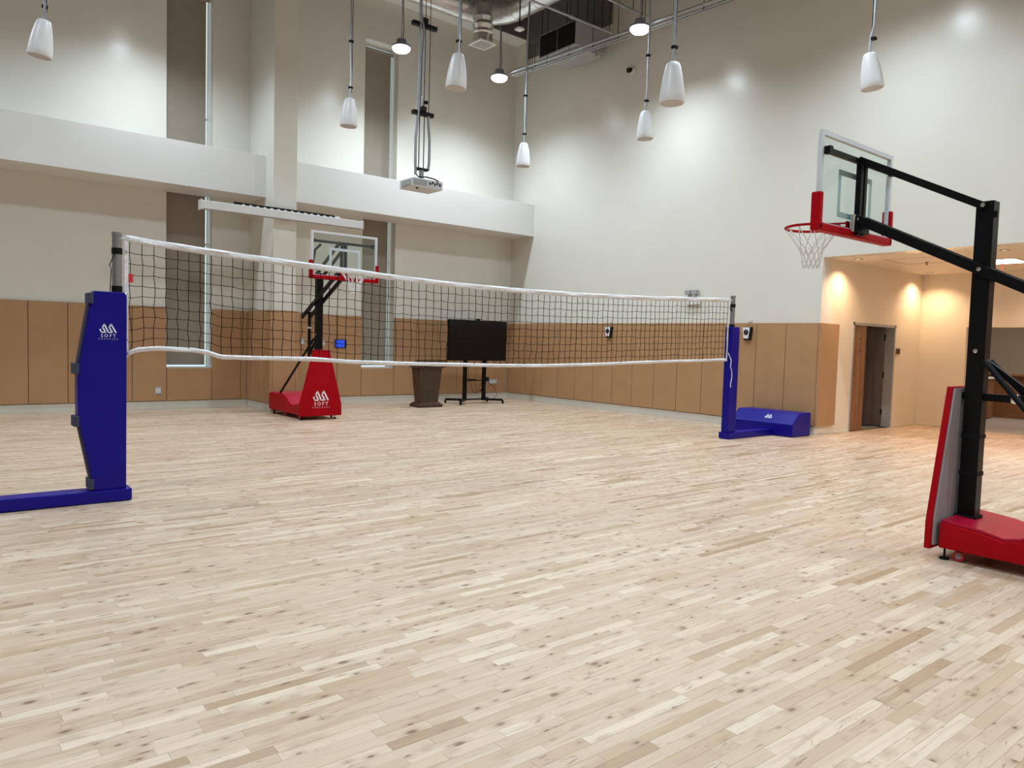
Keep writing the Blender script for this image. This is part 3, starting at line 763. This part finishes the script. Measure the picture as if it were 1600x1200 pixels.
t.v += [(x, y + 0.02, z) for x, y, z in t.v]; t.f = [(0, 1, 2, 3), (7, 6, 5, 4)] + [(i, i + 4, (i + 1) % 4 + 4, (i + 1) % 4) for i in range(4)]
t.build('front_panel', LECTERNF, body)
frustum(lx, ly, 0.285, 0.18, 0.86, 0.37, 0.24, 0.905).build('cornice', LECTERN, lc)
MB().prism([(ly - 0.25, 0.905), (ly + 0.25, 0.905), (ly + 0.25, 0.94), (ly - 0.25, 1.06)], 'x', lx - 0.37, lx + 0.37).build('slanted_top', LECTERN, lc, bevel=0.006)

# ------------------------------------------------------------------ television on wheeled stand
tx, ty = 10.50, 14.42
tv = tag(empty('television_stand', (tx, ty, 0)), 'large black flat television on a black wheeled stand in the corner', 'television')
sx0, sx1 = 10.22, 10.78
pan = B(tx - 0.85, tx + 0.85, ty - 0.12, ty - 0.06, 1.03, 1.985).build('screen_panel', BLACK, tv, bevel=0.006)
B(tx - 0.83, tx + 0.83, ty - 0.1225, ty - 0.119, 1.055, 1.965).build('screen', SCREENBLK, pan)
B(tx - 0.045, tx + 0.045, ty - 0.12, ty - 0.06, 1.985, 2.025).build('webcam', DARKPL, pan, bevel=0.006)
for x in (sx0, sx1):
    B(x - 0.045, x + 0.045, ty - 0.03, ty + 0.03, 0.10, 1.55).build('upright', BLACK, tv, bevel=0.006)
    ft = B(x - 0.035 + (-0.09 if x < tx else 0.25), x + 0.035 + (-0.25 if x < tx else 0.09), ty - 0.03, ty + 0.03, 0.07, 0.12)
for s in (-1, 1):
    xf = tx + s * 0.62
    MB().bar((tx + s * 0.26, ty, 0.095), (xf, ty - 0.33, 0.095), 0.07, 0.05).bar((tx + s * 0.26, ty, 0.095), (xf, ty + 0.30, 0.095), 0.07, 0.05).build('foot', BLACK, tv)
    for yy in (ty - 0.33, ty + 0.30):
        MB().lathe([(0.03, -0.012), (0.036, -0.008), (0.036, 0.008), (0.03, 0.012)], cx=xf, cy=yy, cz=0.037, axis='x', n=14).box(xf - 0.018, xf + 0.018, yy - 0.018, yy + 0.018, 0.045, 0.085).build('caster', BLACKRUB, tv)
B(sx0, sx1, ty - 0.02, ty + 0.02, 0.085, 0.115).build('cross_bar', BLACK, tv)
sh = B(sx0 + 0.045, sx1 - 0.045, ty - 0.06, ty + 0.06, 0.545, 0.565).build('shelf', BLACK, tv)
B(10.32, 10.50, ty - 0.05, ty + 0.03, 0.565, 0.59).build('media_box', DARKPL, sh)
B(sx1 + 0.045, sx1 + 0.14, ty - 0.03, ty + 0.03, 0.53, 0.63).build('adapter', DARKPL, tv)
cab = MB()
def sagline(p, q, sag, n=10, r=0.005):
    p = Vector(p); q = Vector(q); pts = []
    for i in range(n + 1):
        t = i / n; v = p.lerp(q, t); v.z -= sag * 4 * t * (1 - t); pts.append(v)
    return pts
cab.tube(sagline((10.36, ty, 0.55), (10.72, ty + 0.02, 0.50), 0.28), 0.005, 6)
cab.tube([(10.34, ty + 0.02, 1.1), (10.33, ty + 0.02, 0.8), (10.36, ty + 0.02, 0.57)], 0.005, 6)
cab.tube([(10.9, ty, 1.1), (10.86, ty + 0.03, 0.9), (10.85, ty + 0.02, 0.63)], 0.005, 6)
cab.tube([(10.87, ty, 0.54), (10.98, ty + 0.4, 0.25), (11.2, ty + 0.75, 0.2), (11.62, YA - 0.075, 0.44)], 0.005, 6)
cab.tube([(11.72, YA - 0.075, 0.42), (11.9, YA - 0.1, 0.28), (11.95, YA - 0.15, 0.1), (11.6, YA - 0.4, 0.006), (11.2, ty + 0.2, 0.006)], 0.005, 6)
cab.build('power_cables', BLACKRUB, tv)

# ------------------------------------------------------------------ projector screen housing
sc = tag(empty('projection_screen_case', (5.7, 14.12, 3.72)), 'long white projection screen case fixed in front of the fin column', 'projection screen')
B(4.09, 7.27, 14.02, 14.20, 3.735, 3.885).build('case', SPKWHITE, sc, bevel=0.01)
B(4.075, 4.09, 14.01, 14.21, 3.72, 3.90).build('end_cap', WHITEPAINT, sc, bevel=0.004)
B(7.27, 7.285, 14.01, 14.21, 3.72, 3.90).build('end_cap', WHITEPAINT, sc, bevel=0.004)
B(4.12, 7.24, 14.05, 14.10, 3.725, 3.737).build('slat_bar', GREYPL, sc)
rl = MB().box(4.70, 6.70, 14.16, 14.185, 3.885, 3.95).build('mounting_rail', BLACK, sc)
for i in range(14):
    x = 4.85 + i * 0.135
    B(x, x + 0.05, 14.156, 14.162, 3.905, 3.925).build('rail_slot', FRAMEW, rl)
B(5.6, 5.8, 14.18, CY, 3.78, 3.9).build('bracket', BLACK, sc)
B(6.72, 6.80, 14.10, 14.18, 3.885, 3.93).build('motor_plug', SPKWHITE, sc)

# ------------------------------------------------------------------ pendant speakers
SPK = [((1.30, 11.2, 4.90), 'in front of the wall at the far left', 8), ((5.60, 11.35, 4.93), 'left of the hanging projector', 2), ((5.73, 8.46, 4.87), 'right of the hanging projector', 3),
       ((9.38, 11.45, 4.94), 'hanging before the corner of the hall', 1), ((9.55, 8.47, 4.93), 'lower right, beneath the bright lamp above', -2), ((6.75, 5.61, 4.25), 'largest, hanging nearest the middle of the right wall', 0), ((9.70, 4.77, 4.89), 'above the right basketball backboard', -8)]
proto = None
for (x, y, z), where, tilt in SPK:
    r = tag(empty('pendant_speaker', (x, y, z)), 'white bullet shaped pendant speaker, ' + where, 'speaker', 'white pendant speakers')
    tl = math.radians(tilt); ax = Vector((A[0][2], A[1][2], 0)).normalized()
    rot = Matrix.Rotation(tl, 4, ax)
    if proto is None:
        pr = [(0.135, 0.0), (0.141, 0.012), (0.138, 0.08), (0.128, 0.18), (0.112, 0.29), (0.090, 0.39), (0.074, 0.437), (0.062, 0.447), (0.0, 0.448)]
        bo = MB().lathe(pr, n=32).build('speaker_body', SPKWHITE, r, local=True, smooth=True)
        gr = MB().lathe([(0.0, -0.003), (0.128, -0.003), (0.128, 0.002), (0.0, 0.002)], n=32).build('speaker_grille', GRILLE, bo, local=True)
        proto = (bo, gr)
    else:
        bo = proto[0].copy(); COL.objects.link(bo); bo.parent = r
        gr = proto[1].copy(); COL.objects.link(gr); gr.parent = bo
    bo.matrix_basis = rot
    tp = rot @ Vector((0, 0, 0.445))
    rj = random.Random(int(x * 100))
    cpts = [tp, tp + Vector((0.0, 0, 0.10)), tp + Vector((0.01, 0, 0.2))]
    zz = tp.z + 0.35; off = 0.0
    while z + zz < ZC - 0.3:
        off += rj.uniform(-0.02, 0.02); cpts.append(Vector((tp.x + 0.01 + off, 0, zz))); zz += 0.5
    cpts.append(Vector((tp.x + off, 0, ZC - z)))
    cb = MB().tube(cpts, 0.017, 8).build('flexible_conduit', GALV, r, local=True, smooth=True)
    MB().tube([tp + Vector((0.028, 0, 0.1)), Vector((cpts[-1].x + 0.028, 0, ZC - z))], 0.0045, 5).build('hanger_wire', BLACKRUB, r, local=True)
    for h in (0.17, 0.9): B(-0.032, 0.032, -0.026, 0.026, h, h + 0.03).build('cable_tie', BLACKRUB, cb, local=True).location = (tp.x + 0.012, 0, 0.445 if h > 0.5 else 0.44)

# ------------------------------------------------------------------ projector on drop mount
pj = Vector((5.80, 9.40, 3.665))
pr = tag(empty('projector', pj), 'grey white projector hanging on long conduits from the ceiling', 'projector')
ang = math.radians(0)
bd = B(-0.25, 0.25, -0.19, 0.19, 0.0, 0.125).build('projector_body', PROJ, pr, local=True, bevel=0.014)
B(-0.24, -0.02, -0.1935, -0.188, 0.025, 0.105).build('vent', GREYPL, bd, local=True)
for i in range(5): B(0.02 + i * 0.042, 0.045 + i * 0.042, -0.1945, -0.188, 0.05 + 0.02 * (i % 2), 0.085 + 0.015 * (i % 2)).build('socket', DARKPL, bd, local=True)
MB().lathe([(0.05, 0), (0.055, 0.03), (0.045, 0.032), (0.0, 0.025)], cx=0.1, cy=0.188, cz=0.065, axis='y', n=20).build('lens', DARKPL, bd, local=True)
MB().lathe([(0.02, -0.014), (0.02, 0.002)], cx=-0.14, cy=-0.12, n=10).build('foot', DARKPL, bd, local=True)
B(-0.26, -0.249, -0.12, 0.12, 0.03, 0.10).build('vent', GREYPL, bd, local=True)
mt = B(-0.10, 0.10, -0.04, 0.04, 0.28, 0.31).build('mount_plate', DARKPL, pr, local=True)
MB().lathe([(0.035, 0.12), (0.035, 0.29)], n=12).build('mount_stem', GREYPL, mt, local=True)
for z, w_ in ((1.06, 0.17), (2.30, 0.20)):
    br = B(-w_, w_, -0.035, 0.035, z, z + 0.055).build('cross_bracket', BLACK, pr, local=True)
    B(-0.05, 0.03, -0.06, 0.0, z + 0.055, z + 0.12).build('clamp', DARKPL, br, local=True)
cdn = MB().lathe([(0.036, 0), (0.036, 0.17)], cx=-0.03, cy=0, cz=1.16, n=14).build('chrome_sleeve', CHROME, pr, local=True, smooth=True)
MB().lathe([(0.0, -0.03), (0.03, -0.015), (0.03, 0.015), (0.0, 0.03)], cx=0.055, cy=0, cz=1.26, n=12).build('round_knob', BLACKRUB, pr, local=True, smooth=True)
H_ = ZC - pj.z
for xs, name, rr, m_ in ((( -0.11, -0.12, -0.12, -0.09, -0.08, -0.08, -0.09), 'flexible_conduit', 0.020, GALV), ((0.10, 0.115, 0.115, 0.09, 0.085), 'flexible_conduit', 0.020, GALV)):
    zs = (0.20, 0.42, 0.72, 1.04, 1.7, 2.4, H_) if len(xs) == 7 else (0.30, 0.42, 0.72, 0.95, 1.06)
    MB().tube([(x, -0.02, z) for x, z in zip(xs, zs)], rr, 8).build(name, m_, pr, local=True, smooth=True)
MB().tube([(-0.045, -0.03, 1.33), (-0.04, -0.03, 1.9), (-0.02, -0.03, 2.2), (-0.07, -0.03, 2.5), (-0.08, -0.03, H_)], 0.017, 8).build('flexible_conduit', GALV, pr, local=True, smooth=True)
MB().tube([(-0.11, -0.02, 0.22), (-0.08, -0.05, 0.17), (0.02, -0.12, 0.17), (0.13, -0.16, 0.15), (0.17, -0.20, 0.12)], 0.009, 6).build('signal_cable', BLACKRUB, pr, local=True)
for x in (-0.05, 0.03): MB().tube([(x, 0, 0.29), (x, 0, 1.07)], 0.008, 6).build('drop_rod', BLACK, pr, local=True)
for x in (0.02, 0.10): MB().tube([(x, 0, 1.1), (x, 0, H_)], 0.006, 6).build('drop_rod', BLACK, pr, local=True)

# ------------------------------------------------------------------ high bay lamps
def lamp(x, y, z, label, cord=True):
    r = tag(empty('high_bay_lamp', (x, y, z)), label, 'ceiling lamp', 'round high bay lamps')
    MB().lathe([(0.182, 0.013), (0.19, 0.02), (0.19, 0.05), (0.13, 0.075), (0.10, 0.085), (0.10, 0.17), (0.05, 0.185), (0.0, 0.186)], n=28).build('housing', HOUSING, r, local=True, smooth=True)
    MB().lathe([(0.0, -0.088), (0.08, -0.084), (0.14, -0.066), (0.175, -0.035), (0.187, 0.0), (0.16, 0.012), (0.0, 0.013)], n=28).build('lens', LENS, r, local=True, smooth=True)
    MB().tube([(0, 0, 0.16), (0.01, 0, 0.5), (0, 0, 1.2), (0, 0, ZC - z)], 0.013, 6).build('hanger_conduit', GALV, r, local=True)
    MB().tube([(0.03, 0, 0.16), (0.055, 0, 0.35), (0.03, 0, 0.8), (0.03, 0, ZC - z)], 0.008, 6).build('flex_cord', BLACKRUB, r, local=True)
    L = bpy.data.lights.new('lamp_light', 'SPOT'); L.energy = LAMP_W; L.color = LAMP_COL; L.spot_size = math.radians(154); L.spot_blend = 1.0; L.shadow_soft_size = 0.14
    lo = bpy.data.objects.new('lamp_light', L); COL.objects.link(lo); lo.parent = r; lo.location = (0, 0, -0.16)
lamp(7.98, 13.82, 7.50, 'glowing round high bay lamp beside the projector conduits')
lamp(10.51, 13.77, 7.50, 'glowing round high bay lamp near the corner of the hall')
lamp(10.85, 9.86, 7.50, 'glowing round high bay lamp high over the right wall')
for y in (13.85, 9.86, 5.42, 1.0, -3.2):
    for x in (-1.2, 3.4, 7.95, 10.6):
        if (x > 7 and y > 13) or (x == 10.6 and y == 9.86): continue
        lamp(x, y, 7.50, 'high bay lamp above the photo, %s, in the %s bay' % ({13.85: 'by the far windows', 9.86: 'beyond the net', 5.42: 'between net and near goal', 1.0: 'over the camera', -3.2: 'behind the camera'}[y], {-1.2: 'leftmost', 3.4: 'left', 7.95: 'middle', 10.6: 'right'}[x]))

# ------------------------------------------------------------------ overhead services
Z_D = 8.55
du = tag(empty('foil_air_duct', (10.0, 13.3, Z_D)), 'foil wrapped round air duct turning a corner under the ceiling', 'duct')
path = [(-2.0, 13.35, Z_D), (4.0, 13.35, Z_D), (8.0, 13.35, Z_D), (9.3, 13.35, Z_D)]
for i in range(1, 8):
    a = PI / 2 * i / 7; path.append((9.3 + 0.75 * math.sin(a), 13.35 - 0.75 * (1 - math.cos(a)), Z_D))
path += [(10.05, 11.5, Z_D), (10.05, 9.5, Z_D), (10.05, 5.0, Z_D)]
MB().tube(path, 0.26, 20).build('duct_run', FOIL, du, smooth=True)
for i, p in enumerate([(8.9, 13.35), (7.6, 13.35), (10.05, 11.9), (10.05, 10.8), (10.05, 12.6)]):
    if i < 2: MB().lathe([(0.268, 0), (0.268, 0.06)], cx=p[0], cy=p[1], cz=Z_D, axis='x', n=20).build('duct_band', FOIL, du, smooth=True)
    else: MB().lathe([(0.268, 0), (0.268, 0.06)], cx=p[0], cy=p[1], cz=Z_D, axis='y', n=20).build('duct_band', FOIL, du, smooth=True)
stx, sty = 9.42, 12.95
MB().lathe([(0.20, 7.72), (0.20, 7.90), (0.23, 7.93), (0.19, 8.0), (0.23, 8.08), (0.19, 8.16), (0.22, 8.24), (0.19, 8.32), (0.19, 8.5)], cx=stx, cy=sty, n=18).build('drop_collar', FOIL, du, smooth=True)
df = B(stx - 0.21, stx + 0.21, sty - 0.21, sty + 0.21, 7.70, 7.73).build('diffuser', SPKWHITE, du)
for i in range(6): B(stx - 0.17, stx + 0.17, sty - 0.17 + i * 0.06, sty - 0.14 + i * 0.06, 7.69, 7.70).build('slat', GREYPL, df)

ac = tag(empty('air_handling_unit', (11.6, 12.6, 8.0)), 'grey air handling unit with dark grilles near the top of the corner', 'air unit')
ax0, ay0, ay1, az0, az1 = 11.2, 12.0, 13.2, 7.93, 8.45
bxo = B(ax0, 12.1, ay0, ay1, az0, az1).build('unit_case', GREYPL, ac, bevel=0.01)
for a, b in ((ay0 + 0.03, (ay0 + ay1) / 2 - 0.015), ((ay0 + ay1) / 2 + 0.015, ay1 - 0.03)):
    gr = B(ax0 - 0.012, ax0, a, b, az0 + 0.03, az1 - 0.03).build('intake_grille', DARKPL, bxo)
    for i in range(7): B(ax0 - 0.016, ax0 - 0.011, a + 0.02, b - 0.02, az0 + 0.06 + i * 0.06, az0 + 0.07 + i * 0.06).build('louvre', BLACK, gr)
for i, yy in enumerate((ay0 - 0.05, ay0 - 0.13)):
    MB().tube([(11.7, yy + 0.1, az0 + 0.15), (11.72, yy, az0 + 0.1), (11.75, yy - 0.03, az0 - 0.15)], 0.03, 8).build('refrigerant_pipe', FOIL, ac, smooth=True)
B(11.3, 12.1, ay0 + 0.05, ay1 - 0.05, az0 - 0.03, az0 - 0.002).build('drip_tray', GREYPL, ac)
for yy in (ay0 + 0.02, ay1 - 0.02):
    for xx in (11.25, 12.0): MB().tube([(xx, yy, az1), (xx, yy, ZC)], 0.008, 6).build('hanger_rod', BLACK, ac)

cn = tag(empty('conduit_trunking', (10.8, 10.8, 7.6)), 'grey conduit trunking along the right wall carrying the lamps', 'conduit')
for dx, dz, rr in ((0, 0.06, 0.028), (0.10, 0.03, 0.020), (0.17, 0.02, 0.016)):
    MB().tube([(10.76 + dx, 13.75, 7.60 + dz), (11.09 + dx, 9.86, 7.60 + dz), (11.2 + dx, 8.3, 7.60 + dz), (11.3 + dx, 4.0, 7.60 + dz)], rr, 8).build('conduit_pipe', GALV, cn, smooth=True)
for i in range(9):
    t_ = i / 8; x = 10.86 + 0.45 * t_; yy = 13.25 - 5.2 * t_
    MB().tube([(x, yy, 7.6), (x, yy, ZC)], 0.007, 5).build('hanger_rod', BLACK, cn)
for i in range(4):
    MB().tube([(10.86 + 0.02 * i, 13.2 - 0.06 * i, 7.6), (10.86 + 0.02 * i, 13.2 - 0.06 * i, 8.15)], 0.008, 5).build('conduit_riser', BLACK, cn)
for xa, xb, yy, lb in ((8.6, 11.5, 11.22, 'sprinkler pipe ending above the air unit'), (9.4, 11.55, 10.2, 'sprinkler pipe above the lamp on the right')):
    sp = tag(empty('sprinkler_pipe', (xa, yy, 8.0)), 'thin grey ' + lb, 'pipe', 'sprinkler pipes')
    MB().tube([(xa, yy, 8.0), (xb, yy, 8.0)], 0.022, 8).build('pipe_run', GALV, sp, smooth=True)
    for f in (0.12, 0.75, 0.97):
        x = xa + (xb - xa) * f
        hg = MB().tube([(x, yy, 8.0), (x, yy, ZC)], 0.007, 5).build('hanger_rod', BLACK, sp)
    MB().lathe([(0.034, -0.05), (0.034, 0.05)], cx=xa + 0.6 * (xb - xa), cy=yy, cz=8.0, axis='x', n=10).build('coupling', GALV, sp)
ap = tag(empty('ceiling_sensor', (9.30, 11.58, 7.58)), 'small white square sensor on a thin drop rod near the duct', 'sensor')
B(9.23, 9.37, 11.51, 11.65, 7.56, 7.60).build('sensor_body', SPKWHITE, ap, bevel=0.006)
MB().tube([(9.30, 11.58, 7.6), (9.30, 11.58, ZC)], 0.014, 6).build('drop_rod', BLACK, ap)

# ------------------------------------------------------------------ wall devices
def wall_speaker(y, label):
    xf = XB - PT
    r = tag(empty('wall_speaker', (xf, y, 1.66)), label, 'wall speaker', 'small wall speakers')
    t = MB()
    t.v = [(xf, y + 0.075, 1.66), (xf, y - 0.075, 1.66), (xf, y - 0.10, 1.905), (xf, y + 0.10, 1.905), (xf - 0.07, y + 0.06, 1.66), (xf - 0.07, y - 0.06, 1.66), (xf - 0.07, y - 0.085, 1.905), (xf - 0.07, y + 0.085, 1.905)]
    t.f = [(0, 1, 2, 3), (7, 6, 5, 4), (0, 4, 5, 1), (1, 5, 6, 2), (2, 6, 7, 3), (3, 7, 4, 0)]
    t.build('speaker_case', DARKPL, r, bevel=0.004)
    t2 = MB()
    for xx in (xf - 0.078, xf - 0.07):
        t2.v += [(xx, y + 0.052, 1.69), (xx, y - 0.048, 1.69), (xx, y - 0.075, 1.90), (xx, y + 0.08, 1.90)]
    t2.f = [(0, 1, 2, 3), (7, 6, 5, 4), (0, 4, 5, 1), (1, 5, 6, 2), (2, 6, 7, 3), (3, 7, 4, 0)]
    fp = t2.build('front_plate', SPKWHITE, r)
    MB().lathe([(0.05, 0), (0.05, 0.008)], cx=xf - 0.086, cy=y, cz=1.805, axis='x', n=18).build('speaker_cone', DARKPL, fp)
    MB().lathe([(0.02, 0), (0.026, 0.006)], cx=xf - 0.092, cy=y, cz=1.805, axis='x', n=14).build('cone_cap', STRAPC, fp)
    B(XB - 0.03, XB, y - 0.035, y + 0.035, 2.0, 2.05).build('junction_box', FRAMEW, r)
wall_speaker(8.20, 'small silver wall speaker just right of the right net post')
wall_speaker(11.80, 'small silver wall speaker seen through the net')
ex = XB
em = tag(empty('emergency_light', (ex, 9.52, 2.36)), 'white twin head emergency light on the right wall above the net', 'emergency light')
B(ex - 0.07, ex, 9.36, 9.70, 2.36, 2.53).build('light_case', SPKWHITE, em, bevel=0.008)
for yy in (9.45, 9.62): B(ex - 0.13, ex - 0.03, yy - 0.06, yy + 0.06, 2.56, 2.65).box(ex - 0.06, ex - 0.04, yy - 0.02, yy + 0.02, 2.53, 2.57).build('lamp_head', GREYPL, em, bevel=0.008)
cc = on_x(988, 110, XB)
cv = tag(empty('security_camera', (XB, cc.y, cc.z)), 'small dome security camera high on the right wall', 'security camera')
MB().lathe([(0.075, 0), (0.075, -0.03), (0.06, -0.05), (0, -0.05)], cx=XB, cy=cc.y, cz=cc.z, axis='x', n=18).build('camera_base', SPKWHITE, cv, smooth=True)
MB().tube([(XB - 0.03, cc.y, cc.z), (XB - 0.12, cc.y + 0.03, cc.z - 0.02)], 0.055, 14).build('camera_eye', DARKPL, cv, smooth=True)

yp = YA - PT
def plate(x, z, w_, h, label, m_, name='wall_outlet', cat='outlet', inner=None):
    r = tag(empty(name, (x, yp, z)), label, cat)
    f = B(x - w_ / 2, x + w_ / 2, yp - 0.012, yp, z - h / 2, z + h / 2).build('cover_plate', m_, r, bevel=0.003)
    if inner: B(x - w_ * 0.36, x + w_ * 0.36, yp - 0.015, yp - 0.011, z - h * 0.33, z + h * 0.33).build('insert', inner, f)
plate(3.71, 0.365, 0.12, 0.14, 'square cream wall outlet low on the tan pad left of the fin column', GREYPL, inner=FRAMEW)
plate(6.62, 1.375, 0.10, 0.12, 'grey light switch on the pad behind the far goal', GREYPL, 'light_switch', 'switch', FRAMEW)
plate(7.11, 1.355, 0.07, 0.12, 'small grey switch between far goal post and blue panel', GREYPL, 'light_switch', 'switch', FRAMEW)
plate(11.86, 0.445, 0.28, 0.125, 'double cream wall outlet behind the television stand', GREYPL, inner=PLATE)
tp = tag(empty('touch_panel', (7.52, yp, 1.35)), 'glowing blue touch panel on the tan wall pads', 'touch panel')
B(7.38, 7.66, yp - 0.025, yp, 1.255, 1.445).build('panel_case', DARKPL, tp, bevel=0.004)
B(7.395, 7.615, yp - 0.027, yp - 0.024, 1.27, 1.43).build('panel_screen', BLUESCR, tp)
ls = tag(empty('light_switch', (15.45, YC, 1.53)), 'dark brown switch plate beside the alcove door', 'switch')
B(15.37, 15.55, YC - 0.014, YC, 1.47, 1.59).build('cover_plate', DOORWOOD, ls, bevel=0.003)
for i in range(2): B(15.40 + i * 0.07, 15.45 + i * 0.07, YC - 0.018, YC - 0.013, 1.49, 1.57).build('rocker', DARKPL, ls)

# ------------------------------------------------------------------ alcove lights and lobby
def downlight(x, y, label, power=SPOT_W):
    r = tag(empty('recessed_downlight', (x, y, ZS)), label, 'downlight', 'recessed alcove downlights')
    MB().lathe([(0.045, -0.001), (0.075, -0.001), (0.075, -0.008), (0.045, -0.010), (0.045, -0.001)], cx=x, cy=y, cz=ZS, n=20).build('trim_ring', GREYPL, r)
    MB().lathe([(0.0, -0.002), (0.045, -0.002), (0.045, -0.004), (0.0, -0.004)], cx=x, cy=y, cz=ZS, n=16).build('lens', CANLENS, r)
    L = bpy.data.lights.new('downlight_beam', 'SPOT'); L.energy = power; L.color = WARM_COL; L.spot_size = math.radians(132); L.spot_blend = 1.0; L.shadow_soft_size = 0.03
    lo = bpy.data.objects.new('downlight_beam', L); COL.objects.link(lo); lo.parent = r; lo.location = (0, 0, -0.03)
downlight(12.96, 6.46, 'recessed downlight nearest the hall, over the alcove wall')
downlight(15.95, 6.47, 'recessed downlight in the inner corner of the alcove')
downlight(13.15, 4.27, 'recessed downlight right of the near goal post')
downlight(15.95, 4.2, 'alcove downlight hidden behind the goal post'); downlight(13.1, 2.0, 'alcove downlight beyond the right edge'); downlight(15.9, 2.0, 'alcove downlight at the far right')
pnl = tag(empty('ceiling_light_panel', (14.7, 4.85, ZS)), 'bright square ceiling light panel in the alcove', 'ceiling light')
B(14.33, 15.07, 4.48, 5.22, ZS - 0.006, ZS).build('panel_frame', PADTAN, pnl)
B(14.36, 15.04, 4.51, 5.19, ZS - 0.010, ZS - 0.006).build('diffuser', PANELE, pnl)
MB().tube([(14.55, 4.75, ZS - 0.01), (14.56, 4.75, ZS - 0.10), (14.52, 4.74, ZS - 0.2)], 0.008, 5).build('red_ribbon', REDTAG, pnl)
for k, (u, v, lb) in enumerate(((1448, 414, 'brass sprinkler head on the alcove ceiling panel'),)):
    q = on_z(u, v, ZS - 0.05)
    sh = tag(empty('fire_sprinkler', (q.x, q.y, ZS)), lb, 'sprinkler')
    MB().lathe([(0.03, 0), (0.03, -0.008), (0.010, -0.012), (0.010, -0.045), (0.022, -0.05), (0.022, -0.054), (0, -0.055)], cx=q.x, cy=q.y, cz=ZS, n=14).build('sprinkler_body', DOORWOOD, sh)
lp = tag(empty('lobby_ceiling_light', (19.5, 5.5, 2.9)), 'lobby ceiling light panel beyond the opening', 'ceiling light')
B(18.4, 20.2, 4.4, 6.4, 2.885, 2.9).build('diffuser', LOBBYE, lp)
dk = tag(empty('reception_desk', (20.9, 6.2, 0)), 'brown wood reception desk in the lobby behind the near goal', 'desk')
B(20.6, 21.2, 4.2, 7.3, 0, 1.02).build('desk_body', DESK, dk, bevel=0.01)
B(20.5, 21.3, 4.1, 7.35, 1.02, 1.06).build('desk_top', DESK, dk, bevel=0.006)
cbn = tag(empty('lobby_cabinet', (19.8, 6.75, 0)), 'light wood cabinet beside the lobby desk', 'cabinet')
B(19.6, 20.1, 6.55, 7.1, 0.02, 0.95).build('cabinet_body', DOORWOOD, cbn, bevel=0.01)
B(19.57, 20.12, 6.52, 7.13, 0.95, 0.99).build('cabinet_top', SPKWHITE, cbn)
